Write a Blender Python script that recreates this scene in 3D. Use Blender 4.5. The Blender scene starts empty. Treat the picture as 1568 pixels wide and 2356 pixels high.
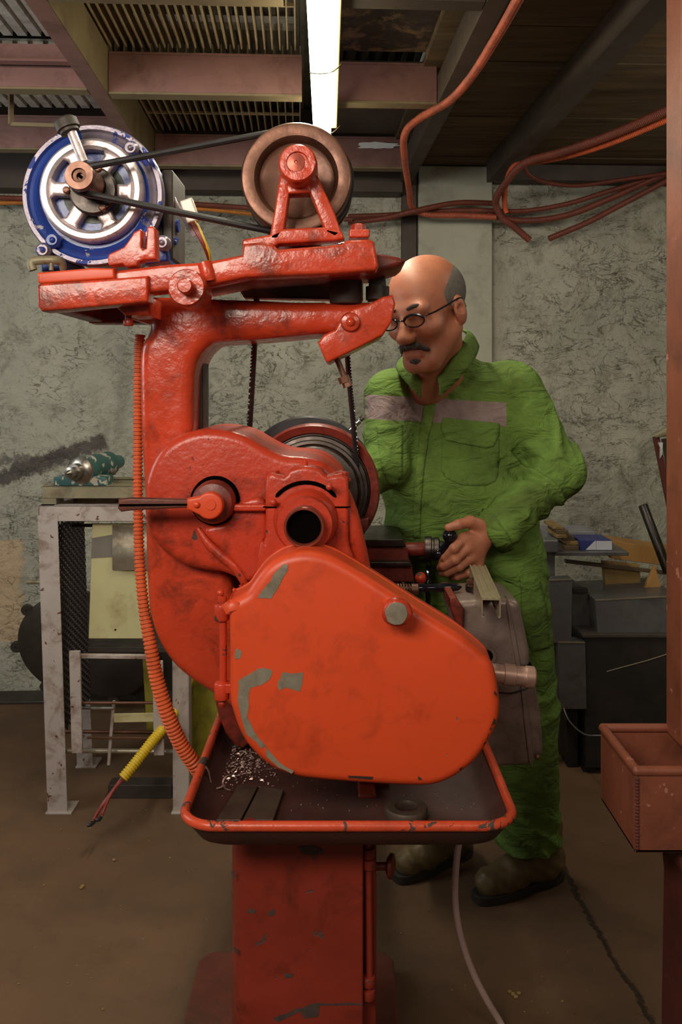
import bpy, bmesh, math, random
import numpy as np
from mathutils import Vector, Matrix, noise as mnoise
from mathutils.bvhtree import BVHTree
random.seed(7)
PI = math.pi
S = bpy.context.scene
COL = S.collection

# ------------------------------------------------------------------ camera, world, lights, exposure
F = 2000.0; CH = 1.35; CX = 784.0; HY = 900.0
cam_d = bpy.data.cameras.new('camera'); cam = bpy.data.objects.new('camera', cam_d); COL.objects.link(cam)
cam.location = (0, 0, CH); cam.rotation_euler = (PI/2, 0, 0)
cam_d.sensor_fit = 'VERTICAL'; cam_d.sensor_height = 36; cam_d.sensor_width = 24
cam_d.lens = 36*F/2356; cam_d.shift_y = -(1178-HY)/2356; cam_d.clip_start = 0.05
S.camera = cam
S.view_settings.view_transform = 'Standard'; S.view_settings.look = 'None'
S.view_settings.gamma = 1; S.view_settings.use_curve_mapping = False
S.view_settings.exposure = 0.0
w = bpy.data.worlds.new('world'); S.world = w; w.use_nodes = True
w.node_tree.nodes['Background'].inputs[0].default_value = (0.9, 0.85, 0.75, 1)
w.node_tree.nodes['Background'].inputs[1].default_value = 0.075

def area(name, loc, target, sx, sy, power, col):
    d = bpy.data.lights.new(name, 'AREA'); d.shape = 'RECTANGLE'; d.size = sx; d.size_y = sy
    d.energy = power; d.color = col
    o = bpy.data.objects.new(name, d); COL.objects.link(o); o.location = loc
    o.rotation_euler = (Vector(target)-Vector(loc)).to_track_quat('-Z', 'Y').to_euler()
    return o
area('added_key_light', (-0.8, -0.2, 2.05), (-0.1, 1.7, 1.35), 1.1, 0.5, 34, (1.0, 0.90, 0.76))  # unseen key light added above left of the camera, without a fixture
area('side_window_light', (-2.2, 1.9, 1.75), (-0.3, 3.2, 1.4), 0.9, 0.9, 15, (0.88, 0.95, 1.0))
area('rear_area_light', (1.6, 2.3, 2.15), (0.7, 3.4, 1.2), 0.9, 0.3, 5, (1.0, 0.92, 0.8))  # out-of-view area light aimed at the right rear, no fixture built
area('added_front_light', (1.0, -0.6, 2.15), (0.5, 2.2, 1.2), 0.8, 0.4, 8, (1.0, 0.88, 0.72))  # unseen light added behind the camera on the right, without a fixture
area('tube_glow_light', (-0.07, 2.3, 2.13), (-0.07, 2.3, 0), 0.06, 1.2, 10, (1.0, 0.93, 0.75))

# ------------------------------------------------------------------ pixel -> place helpers
def P(px, py, D): return Vector(((px-CX)*D/F, D, CH+(HY-py)*D/F))
RA = math.radians(2.7); RC, RS = math.cos(RA), math.sin(RA)
def R(u, v, z): return Vector((u*RC-v*RS, u*RS+v*RC, z))
def toR(p): return (p.x*RC+p.y*RS, -p.x*RS+p.y*RC, p.z)
def PV(px, py, v):
    rx = (px-CX)/F; t = v/(RC-RS*rx); return Vector((rx*t, t, CH+(HY-py)/F*t))
def PZ(px, py, z):
    t = (z-CH)/((HY-py)/F); return Vector(((px-CX)/F*t, t, z))
def XZ(pts, D):
    out = []
    for p in pts:
        d = p[2] if len(p) > 2 else D
        v = P(p[0], p[1], d); out.append((v.x, v.z))
    return out
def smooth2(pts, n=4, closed=True):
    out = []; N = len(pts)
    for i in range(N if closed else N-1):
        g = lambda k: Vector(pts[k % N] if closed else pts[min(max(k, 0), N-1)])
        a, b, c, d = g(i-1), g(i), g(i+1), g(i+2)
        for k in range(n):
            t = k/n
            q = 0.5*((2*b)+(-a+c)*t+(2*a-5*b+4*c-d)*t*t+(-a+3*b-3*c+d)*t*t*t)
            out.append(tuple(q))
    if not closed: out.append(tuple(pts[-1]))
    return out
def ring_frames(path):
    fr = []; n = len(path); up = None
    for i in range(n):
        t = (path[min(i+1, n-1)]-path[max(i-1, 0)])
        t = t.normalized() if t.length > 1e-9 else Vector((0, 0, 1))
        if up is None:
            up = Vector((0, 0, 1)) if abs(t.z) < .9 else Vector((1, 0, 0))
        a = (up-t*up.dot(t))
        a = a.normalized() if a.length > 1e-6 else t.orthogonal().normalized()
        up = a; fr.append((a, t.cross(a)))
    return fr

# ------------------------------------------------------------------ mesh builder
class MB:
    def __init__(s): s.v = []; s.f = []; s.m = []; s.cm = 0
    def face(s, idx): s.f.append(tuple(idx)); s.m.append(s.cm)
    def add(s, vs, fs):
        b = len(s.v); s.v += [Vector(v) for v in vs]
        for f in fs: s.face([i+b for i in f])
    def box(s, lo, hi, M=None):
        x0, y0, z0 = lo; x1, y1, z1 = hi
        vs = [Vector(p) for p in ((x0,y0,z0),(x1,y0,z0),(x1,y1,z0),(x0,y1,z0),(x0,y0,z1),(x1,y0,z1),(x1,y1,z1),(x0,y1,z1))]
        if M: vs = [M @ v for v in vs]
        s.add(vs, [(0,3,2,1),(4,5,6,7),(0,1,5,4),(1,2,6,5),(2,3,7,6),(3,0,4,7)]); return s
    def bar(s, a, b, w, h, up=(0, 0, 1)):
        a = Vector(a); b = Vector(b); t = (b-a).normalized(); up = Vector(up)
        n = up-t*up.dot(t)
        if n.length < 1e-4: n = t.orthogonal()
        n.normalize(); r = t.cross(n)
        vs = []
        for p in (a, b):
            for sx, sy in ((-1,-1),(1,-1),(1,1),(-1,1)): vs.append(p+r*sx*w/2+n*sy*h/2)
        s.add(vs, [(0,1,2,3),(7,6,5,4),(0,4,5,1),(1,5,6,2),(2,6,7,3),(3,7,4,0)]); return s
    def lathe(s, prof, org, ax=(0, 1, 0), seg=40, closed=False, sx=1, sz=1):
        org = Vector(org); ax = Vector(ax).normalized()
        a = Vector((0, 0, 1)) if abs(ax.z) < .9 else Vector((1, 0, 0))
        a = (a-ax*a.dot(ax)).normalized(); c = ax.cross(a)
        b = len(s.v); n = len(prof)
        for r, d in prof:
            for k in range(seg):
                t = 2*PI*k/seg
                s.v.append(org+ax*d+(a*math.cos(t)*sz+c*math.sin(t)*sx)*max(r, 1e-5))
        for i in range(n-1 if not closed else n):
            j = (i+1) % n
            for k in range(seg):
                k2 = (k+1) % seg
                s.face((b+i*seg+k, b+i*seg+k2, b+j*seg+k2, b+j*seg+k))
        if not closed:
            if prof[0][0] > 1e-4: s.face([b+k for k in range(seg)][::-1])
            if prof[-1][0] > 1e-4: s.face([b+(n-1)*seg+k for k in range(seg)])
        return s
    def cyl(s, a, b, r, r2=None, seg=24, bev=0.0):
        a = Vector(a); b = Vector(b); L = (b-a).length; r2 = r if r2 is None else r2
        pr = [(r, 0), (r2, L)] if bev <= 0 else [(r-bev, 0), (r-.3*bev, .3*bev), (r, bev), (r2, L-bev), (r2-.3*bev, L-.3*bev), (r2-bev, L)]
        return s.lathe(pr, a, b-a, seg)
    def ball(s, c, rx, ry=None, rz=None, seg=20, rings=12, M=None):
        ry = ry or rx; rz = rz or rx; c = Vector(c); b = len(s.v)
        for i in range(rings+1):
            ph = PI*i/rings
            for k in range(seg):
                t = 2*PI*k/seg
                q = Vector((rx*math.sin(ph)*math.cos(t), ry*math.sin(ph)*math.sin(t), rz*math.cos(ph)))
                if M: q = M @ q
                s.v.append(c+q)
        for i in range(rings):
            for k in range(seg):
                k2 = (k+1) % seg
                s.face((b+i*seg+k, b+(i+1)*seg+k, b+(i+1)*seg+k2, b+i*seg+k2))
        return s
    def tube(s, pts, r, seg=12, sm=6, ridge=None, flat=None, cap=True):
        pts = [Vector(p) for p in pts]
        n0 = len(pts)
        rs = list(r) if isinstance(r, (list, tuple)) else [r]*n0
        if sm and n0 > 2:
            q = smooth2([tuple(p)+(rr,) for p, rr in zip(pts, rs)] if False else [tuple(p) for p in pts], sm, False)
            path = [Vector(x) for x in q]
            rr = []
            for i in range(n0-1):
                for k in range(sm): rr.append(rs[i]+(rs[i+1]-rs[i])*k/sm)
            rr.append(rs[-1])
        else: path = pts; rr = rs
        if ridge:
            pitch, amp = ridge
            L = [0]
            for i in range(1, len(path)): L.append(L[-1]+(path[i]-path[i-1]).length)
            n = int(L[-1]/pitch*4); np_ = []; nr = []; j = 0
            for k in range(n+1):
                d = L[-1]*k/n
                while j < len(L)-2 and L[j+1] < d: j += 1
                t = (d-L[j])/max(L[j+1]-L[j], 1e-9)
                np_.append(path[j].lerp(path[j+1], t))
                nr.append(rr[j]+(rr[j+1]-rr[j])*t+amp*(1 if k % 4 in (1, 2) else -1))
            path, rr = np_, nr
        fr = ring_frames(path); b = len(s.v)
        for p, (a, c), q in zip(path, fr, rr):
            for k in range(seg):
                t = 2*PI*k/seg
                kx, ky = (1, 1) if not flat else flat
                s.v.append(p+(a*math.cos(t)*kx+c*math.sin(t)*ky)*q)
        for i in range(len(path)-1):
            for k in range(seg):
                k2 = (k+1) % seg
                s.face((b+i*seg+k, b+i*seg+k2, b+(i+1)*seg+k2, b+(i+1)*seg+k))
        if cap:
            s.face([b+k for k in range(seg)][::-1]); e = b+(len(path)-1)*seg
            s.face([e+k for k in range(seg)])
        return s
    def slab(s, o, y0, y1, r=0.0, rb=0.0, rings=4, M=None):
        """outline o of (x,z), extruded from y0 (near) to y1 (far); front edge rounded by r"""
        n = len(o)
        A = sum(o[i][0]*o[(i+1) % n][1]-o[(i+1) % n][0]*o[i][1] for i in range(n))
        if A < 0: o = o[::-1]
        pts = [Vector((p[0], p[1])) for p in o]
        nrm = []
        for i in range(n):
            e1 = (pts[i]-pts[i-1]).normalized(); e2 = (pts[(i+1) % n]-pts[i]).normalized()
            n1 = Vector((e1.y, -e1.x)); n2 = Vector((e2.y, -e2.x)); m = n1+n2
            m = m/max(m.length_squared, .35)*2 if m.length > 1e-6 else n1
            nrm.append(m)
        def loop(ins, y):
            b = len(s.v)
            for p, m in zip(pts, nrm):
                q = p-m*ins; v = Vector((q.x, y, q.y)); s.v.append(M @ v if M else v)
            return b
        L = []
        if r > 0:
            for k in range(rings+1):
                t = PI/2*k/rings; L.append(loop(r*(1-math.sin(t)), y0+r*(1-math.cos(t))))
        else: L.append(loop(0, y0))
        if rb > 0:
            for k in range(rings+1):
                t = PI/2*k/rings; L.append(loop(rb*(1-math.cos(t)), y1-rb*(1-math.sin(t))))
        else: L.append(loop(0, y1))
        for a, b in zip(L, L[1:]):
            for i in range(n):
                j = (i+1) % n; s.face((a+i, a+j, b+j, b+i))
        s.cap_loop(L[0], n, M, True); s.cap_loop(L[-1], n, M, False)
        return s
    def cap_loop(s, b, n, M, rev):
        if n <= 8:
            f = [b+i for i in range(n)]; s.face(f[::-1] if rev else f); return
        from mathutils.geometry import delaunay_2d_cdt
        Mi = M.inverted() if M else None
        q = [(Mi @ s.v[b+i]) if M else s.v[b+i] for i in range(n)]
        vs, _, fs, ov, _, _ = delaunay_2d_cdt([Vector((p.x, p.z)) for p in q], [], [list(range(n))], 1, 1e-6)
        y = q[0].y; mp = []
        for k, v in enumerate(vs):
            if ov[k]: mp.append(b+ov[k][0])
            else:
                w_ = Vector((v.x, y, v.y)); s.v.append(M @ w_ if M else w_); mp.append(len(s.v)-1)
        for f in fs:
            g = [mp[i] for i in f]
            if len(set(g)) > 2: s.face(g[::-1] if rev else g)
    def hexa(s, c, ax, r, h):
        return s.lathe([(r*.9, 0), (r, h*.2), (r, h)], c, ax, 6)
    def grid(s, fn, nu, nv):
        b = len(s.v)
        for i in range(nu+1):
            for j in range(nv+1): s.v.append(Vector(fn(i/nu, j/nv)))
        for i in range(nu):
            for j in range(nv):
                s.face((b+i*(nv+1)+j, b+(i+1)*(nv+1)+j, b+(i+1)*(nv+1)+j+1, b+i*(nv+1)+j+1))
        return s

def build(name, mb, mats, parent=None, bevel=0, seg=2, ang=35, recalc=True, smooth=True):
    me = bpy.data.meshes.new(name)
    off = Vector((0, 0, 0))
    if parent:
        q = parent
        while q: off += q.location; q = q.parent
    me.from_pydata([tuple(v-off) for v in mb.v], [], mb.f)
    if not isinstance(mats, (list, tuple)): mats = [mats]
    for m in mats: me.materials.append(m)
    me.polygons.foreach_set('material_index', [min(i, len(mats)-1) for i in mb.m])
    me.update()
    bm = bmesh.new(); bm.from_mesh(me)
    if recalc: bmesh.ops.recalc_face_normals(bm, faces=bm.faces)
    bm.to_mesh(me); bm.free()
    if smooth:
        me.polygons.foreach_set('use_smooth', [True]*len(me.polygons))
        if not bevel: me.set_sharp_from_angle(angle=math.radians(ang))
    o = bpy.data.objects.new(name, me); COL.objects.link(o)
    if parent: o.parent = parent
    if bevel:
        b = o.modifiers.new('bevel', 'BEVEL'); b.width = bevel; b.segments = seg
        b.limit_method = 'ANGLE'; b.angle_limit = math.radians(40); b.harden_normals = True
    return o
def tag(o, label, cat, group=None):
    o['label'] = label; o['category'] = cat
    if group: o['group'] = group
    return o
def thing(name, loc, label, cat, group=None):
    o = bpy.data.objects.new(name, None); COL.objects.link(o); o.location = loc
    o.empty_display_size = .05
    return tag(o, label, cat, group)
def struct(o): o['kind'] = 'structure'; return o
def lab(o, l): o['label'] = l; return o

# ------------------------------------------------------------------ materials
def lin(c):
    return tuple((x/255/12.92 if x/255 <= .04045 else ((x/255+.055)/1.055)**2.4) for x in c)
class NT:
    def __init__(s, name):
        s.mat = bpy.data.materials.new(name); s.mat.use_nodes = True; s.t = s.mat.node_tree
        s.b = s.t.nodes['Principled BSDF']; s.tc = s.t.nodes.new('ShaderNodeTexCoord').outputs['Object']
    def n(s, k, **kw):
        x = s.t.nodes.new(k)
        for a, v in kw.items(): setattr(x, a, v)
        return x
    def l(s, a, b): s.t.links.new(a, b)
    def noise(s, sc, det=4, rough=.6, vec=None, dist=0):
        x = s.n('ShaderNodeTexNoise'); x.inputs['Scale'].default_value = sc; x.inputs['Detail'].default_value = det
        x.inputs['Roughness'].default_value = rough; x.inputs['Distortion'].default_value = dist
        s.l(vec or s.tc, x.inputs['Vector']); return x.outputs['Fac']
    def map(s, sc=(1, 1, 1), rot=(0, 0, 0), loc=(0, 0, 0)):
        x = s.n('ShaderNodeMapping'); x.inputs['Scale'].default_value = sc; x.inputs['Rotation'].default_value = rot
        x.inputs['Location'].default_value = loc; s.l(s.tc, x.inputs['Vector']); return x.outputs[0]
    def ramp(s, fac, lo, hi, a=0, b=1):
        x = s.n('ShaderNodeMapRange'); x.clamp = True
        for i, v in zip((1, 2, 3, 4), (lo, hi, a, b)): x.inputs[i].default_value = v
        s.l(fac, x.inputs[0]); return x.outputs[0]
    def mix(s, fac, a, b):
        x = s.n('ShaderNodeMix', data_type='RGBA')
        for v, i in ((fac, 0), (a, 6), (b, 7)):
            if isinstance(v, (int, float)): x.inputs[i].default_value = v
            elif isinstance(v, tuple): x.inputs[i].default_value = v+(1,) if len(v) == 3 else v
            else: s.l(v, x.inputs[i])
        return x.outputs[2]
    def math(s, op, a, b=0.0):
        x = s.n('ShaderNodeMath', operation=op)
        for v, i in ((a, 0), (b, 1)):
            if isinstance(v, (int, float)): x.inputs[i].default_value = v
            else: s.l(v, x.inputs[i])
        return x.outputs[0]
    def bump(s, h, strength, dist=.002, prev=None):
        x = s.n('ShaderNodeBump'); x.inputs['Strength'].default_value = strength; x.inputs['Distance'].default_value = dist
        s.l(h, x.inputs['Height'])
        if prev: s.l(prev, x.inputs['Normal'])
        return x.outputs[0]
    def fin(s, col, rough, metal=0.0, nrm=None, spec=None):
        for v, k in ((col, 'Base Color'), (rough, 'Roughness'), (metal, 'Metallic')):
            if isinstance(v, (int, float)): s.b.inputs[k].default_value = v
            elif isinstance(v, tuple): s.b.inputs[k].default_value = v+(1,)
            else: s.l(v, s.b.inputs[k])
        if nrm: s.l(nrm, s.b.inputs['Normal'])
        if spec is not None: s.b.inputs['Specular IOR Level'].default_value = spec
        return s.mat
def mat(name, rgb, rough=.5, metal=0, var=.25, vs=9, chip=None, dirt=None, bs=120, bump=.15, bd=.002, spec=None, wide=.08):
    """rgb sRGB; var: mottling; chip=(threshold,rgb,scale); dirt=(amount,rgb,scale)"""
    t = NT(name); c = lin(rgb)
    n1 = t.noise(vs, 6, .65)
    col = t.mix(t.ramp(n1, .3, .7), tuple(x*(1-var) for x in c), tuple(min(x*(1+var), 1) for x in c))
    r = rough
    if dirt:
        f = t.math('MULTIPLY', t.ramp(t.noise(dirt[2], 8, .7, dist=.4), .5, .5+wide*2), dirt[0])
        col = t.mix(f, col, lin(dirt[1]))
    h = t.noise(bs, 3, .55)
    nrm = t.bump(h, bump, bd)
    if chip:
        f2 = t.ramp(t.noise(chip[2], 5, .62, dist=.3), chip[0], chip[0]+.012)
        col = t.mix(f2, col, lin(chip[1]))
        inv = t.math('SUBTRACT', 1.0, f2); nrm = t.bump(inv, .6, .0008, nrm)
        r = t.ramp(f2, 0, 1, rough, .7)
    n2 = t.noise(vs*3, 4)
    if not chip: r = t.ramp(n2, .3, .7, max(rough-.08, .02), min(rough+.1, 1))
    return t.fin(col, r, metal, nrm, spec)

RED = (208, 62, 28)
M = {}
M['cover'] = mat('cover_orange_paint', (213, 74, 34), .42, var=.06, vs=5, dirt=(.5, (110, 40, 25), 14), chip=(.70, (105, 98, 88), 26), bump=.07, bs=60, wide=.12)
M['red'] = mat('red_machine_paint', (190, 60, 35), .33, var=.16, vs=7, dirt=(.8, (92, 34, 24), 12), chip=(.665, (70, 50, 45), 34), bump=.35, bs=85, bd=.003)
M['glossred'] = mat('lumpy_gloss_red_paint', (194, 64, 36), .24, var=.16, vs=9, dirt=(.75, (92, 42, 32), 13), bump=.42, bs=62, bd=.003)
M['darkred'] = mat('worn_dark_red_paint', (132, 44, 30), .42, var=.2, vs=6, dirt=(.7, (80, 30, 20), 9), chip=(.655, (72, 58, 54), 22), bump=.3, bs=60)
M['brownred'] = mat('grimy_red_paint', (120, 42, 30), .4, var=.3, vs=14, dirt=(.7, (44, 28, 24), 20), bump=.3)
M['grey_primer'] = mat('bare_grey_primer', (118, 112, 98), .7, var=.18, vs=40, dirt=(.5, (78, 66, 52), 60), bump=.3)
M['steel'] = mat('dull_machined_steel', (92, 84, 80), .42, 1, var=.2, vs=20, dirt=(.5, (70, 50, 42), 18), bump=.08)
M['darksteel'] = mat('dark_oily_steel', (60, 54, 50), .35, .8, var=.3, vs=18, bump=.2)
M['chrome'] = mat('bright_chrome', (200, 205, 205), .14, 1, var=.05, bump=.02)
M['copper'] = mat('worn_bronze_steel', (112, 76, 60), .38, .55, var=.28, vs=12, dirt=(.8, (74, 46, 36), 7), bump=.12)
M['rimsteel'] = mat('rubbed_rim_steel', (150, 142, 132), .3, .9, var=.2, vs=30, bump=.08)
M['rubber'] = mat('black_rubber', (34, 32, 34), .42, 0, var=.2, bump=.1, spec=.6)
M['black'] = mat('black_shiny_handle', (20, 20, 28), .12, 0, var=.1, bump=.02)
M['darkhole'] = mat('hole_and_gap_shade', (9, 7, 6), 1.0, 0, var=.2, spec=0)  # near-black: the shade inside holes and gaps put into the colour
M['blue'] = mat('blue_motor_paint', (36, 62, 140), .3, 0, var=.2, vs=9, chip=(.645, (168, 160, 168), 16), bump=.25)
M['bluewear'] = mat('rubbed_blue_silver_paint', (122, 112, 124), .35, .35, var=.2, vs=12, chip=(.56, (52, 66, 140), 40), bump=.3)
M['silver'] = mat('cast_silver_paint', (205, 190, 190), .38, .55, var=.18, vs=20, dirt=(.9, (88, 70, 66), 17), bump=.45, bs=90)
M['castgrey'] = mat('cast_grey_housing_paint', (138, 120, 112), .36, .45, var=.12, vs=6, dirt=(.55, (74, 58, 52), 8), bump=.28, bs=150)
M['alu'] = mat('brushed_aluminium', (158, 146, 120), .4, .45, var=.06, bump=.0)
M['orangehose'] = mat('orange_conduit_plastic', (206, 92, 48), .5, 0, var=.14, vs=14, dirt=(.5, (120, 52, 30), 20), bump=.05)
M['redhose'] = mat('dusty_red_conduit', (116, 56, 40), .5, 0, var=.18, vs=14, dirt=(.6, (90, 48, 34), 9), bump=.05)
M['yellowhose'] = mat('yellow_conduit_plastic', (212, 178, 40), .45, 0, var=.1, bump=.05)
M['wire'] = mat('dark_red_wire', (128, 44, 34), .45, 0, var=.2)
M['yellowwire'] = mat('yellow_wire', (225, 190, 50), .4, 0)
M['greyhose'] = mat('clear_greyish_hose', (168, 140, 132), .25, 0, var=.1, bump=.03, spec=.7)
M['rack'] = mat('chipped_grey_rack_paint', (172, 160, 152), .5, 0, var=.1, vs=6, dirt=(.7, (104, 66, 44), 11), chip=(.645, (98, 58, 40), 30), bump=.15)
M['olive'] = mat('olive_channel_steel', (132, 124, 98), .5, .2, var=.2, vs=12, dirt=(.7, (92, 66, 42), 14), bump=.15)
M['mesh'] = mat('rusty_expanded_metal', (58, 44, 38), .6, .3, var=.2)
M['panel'] = mat('pale_yellow_green_panel', (196, 188, 140), .42, 0, var=.12, vs=4, dirt=(.6, (130, 92, 50), 7), bump=.05)
M['panelband'] = mat('grey_panel_band', (122, 114, 104), .5, 0, var=.1)
M['mirror'] = mat('polished_sheet', (170, 160, 140), .22, .6, var=.1, dirt=(.5, (120, 90, 70), 8), bump=.03)
M['iron'] = mat('dark_cast_iron', (70, 62, 56), .55, .3, var=.25, vs=8, bump=.3)
M['ygreen'] = mat('mossy_yellow_green_paint', (140, 132, 40), .6, 0, var=.2, vs=10, dirt=(.6, (70, 60, 30), 9))
M['teal'] = mat('chipped_teal_paint', (44, 84, 80), .45, 0, var=.2, chip=(.55, (170, 160, 150), 30), bump=.2)
M['rustpost'] = mat('rusty_orange_brown_paint', (130, 72, 52), .5, 0, var=.25, vs=5, dirt=(.85, (96, 56, 44), 6), chip=(.655, (170, 112, 92), 20), bump=.3)
M['rustdark'] = mat('dark_rusty_paint', (92, 42, 34), .6, 0, var=.25, vs=8, dirt=(.6, (50, 30, 28), 6), bump=.3)
M['greysheet'] = mat('grey_sheet_metal', (112, 110, 110), .38, .6, var=.12, vs=4, dirt=(.4, (70, 62, 56), 9), bump=.06)
M['blackcab'] = mat('black_dusty_cabinet', (26, 23, 21), .6, 0, var=.4, vs=6, dirt=(.5, (56, 36, 28), 8))
M['wood'] = mat('old_plank_wood', (140, 112, 62), .65, 0, var=.2, vs=10, dirt=(.6, (70, 54, 32), 12), bump=.2)
M['woodnew'] = mat('yellow_pine_wood', (166, 122, 66), .6, 0, var=.12, vs=12, bump=.1)
M['wooddark'] = mat('dark_offcut_wood', (84, 66, 46), .7, 0, var=.25, vs=12, bump=.2)
M['boxwhite'] = mat('white_label_card', (190, 190, 196), .6, 0, var=.04)
M['boxblue'] = mat('blue_carton', (44, 50, 110), .5, 0, var=.1)
M['beam'] = mat('purple_brown_beam_paint', (140, 100, 92), .5, 0, var=.15, vs=5, dirt=(.6, (92, 60, 50), 7), bump=.12)
M['beamolive'] = mat('dusty_lamplit_olive_paint', (128, 112, 82), .55, 0, var=.15, vs=5, dirt=(.6, (98, 72, 58), 7), bump=.12)  # olive: dust plus the lamp's yellow light put into the colour
M['beamdark'] = mat('dark_beam_paint', (70, 58, 48), .6, 0, var=.2, vs=5, bump=.12)
M['grate'] = mat('galvanised_grating', (176, 158, 124), .5, .3, var=.25, vs=12, bump=.15)
M['deck'] = mat('grey_weathered_deck', (140, 136, 124), .65, .1, var=.35, vs=9, dirt=(.5, (84, 76, 68), 12), bump=.3)
M['deckbright'] = mat('brightened_ribbed_deck', (188, 184, 172), .65, .1, var=.35, vs=9, dirt=(.6, (90, 84, 74), 12), bump=.3)  # deck colour raised to replace light missing on the left panels
M['pale'] = mat('pale_plaster_strip', (190, 188, 182), .7, 0, var=.3, vs=14, dirt=(.6, (90, 84, 78), 20), bump=.3)
M['skin'] = mat('weathered_skin', (172, 108, 80), .5, 0, var=.12, vs=22, dirt=(.35, (150, 70, 52), 26), bump=.12, bs=200)
M['handskin'] = M['skin']
M['hair'] = mat('short_grey_hair', (104, 98, 90), .8, 0, var=.25, vs=90, bump=.6, bs=500)
M['tache'] = mat('dark_grey_moustache', (66, 56, 52), .8, 0, var=.4, vs=160, bump=.8, bs=600)
M['boot'] = mat('worn_tan_leather', (112, 92, 58), .5, 0, var=.25, vs=14, dirt=(.6, (60, 48, 34), 14), bump=.35, bs=110)
M['sole'] = mat('dark_boot_sole', (46, 40, 34), .75, 0, var=.2)
M['lace'] = mat('brown_boot_lace', (70, 58, 42), .8)
M['swarf'] = mat('pinkish_metal_swarf', (200, 170, 160), .35, .6, var=.2)
def cloth(name, rgb):
    t = NT(name); c = lin(rgb)
    big = t.noise(6, 5, .6)
    col = t.mix(t.ramp(big, .3, .7), tuple(x*.82 for x in c), tuple(x*1.15 for x in c))
    col = t.mix(t.math('MULTIPLY', t.ramp(t.noise(3.2, 7, .7, dist=.5), .46, .68), .75), col, lin((rgb[0]*.62, rgb[1]*.52, rgb[2]*.62)))  # darker patches: oily cloth, with low light also put into the colour
    wr = t.noise(1, 4, .5, t.map((14, 14, 26), (0, .5, 0)), 1.2)
    fine = t.noise(700, 2)
    nrm = t.bump(fine, .25, .0006, t.bump(wr, .9, .018))
    return t.fin(col, .85, 0, nrm, .2)
M['green'] = cloth('green_workwear_cloth', (106, 136, 62))
M['greend'] = cloth('green_workwear_cloth_pocket', (100, 129, 58))
M['band'] = cloth('grey_reflective_band', (150, 132, 126))
def emis(name, rgb, s):
    t = NT(name); t.b.inputs['Base Color'].default_value = lin(rgb)+(1,)
    t.b.inputs['Emission Color'].default_value = lin(rgb)+(1,); t.b.inputs['Emission Strength'].default_value = s
    return t.mat
M['tube'] = emis('glowing_fluorescent_tube', (255, 246, 214), 14)
M['lampcream'] = mat('cream_lamp_housing', (235, 225, 160), .4, 0, var=.05)
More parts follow.
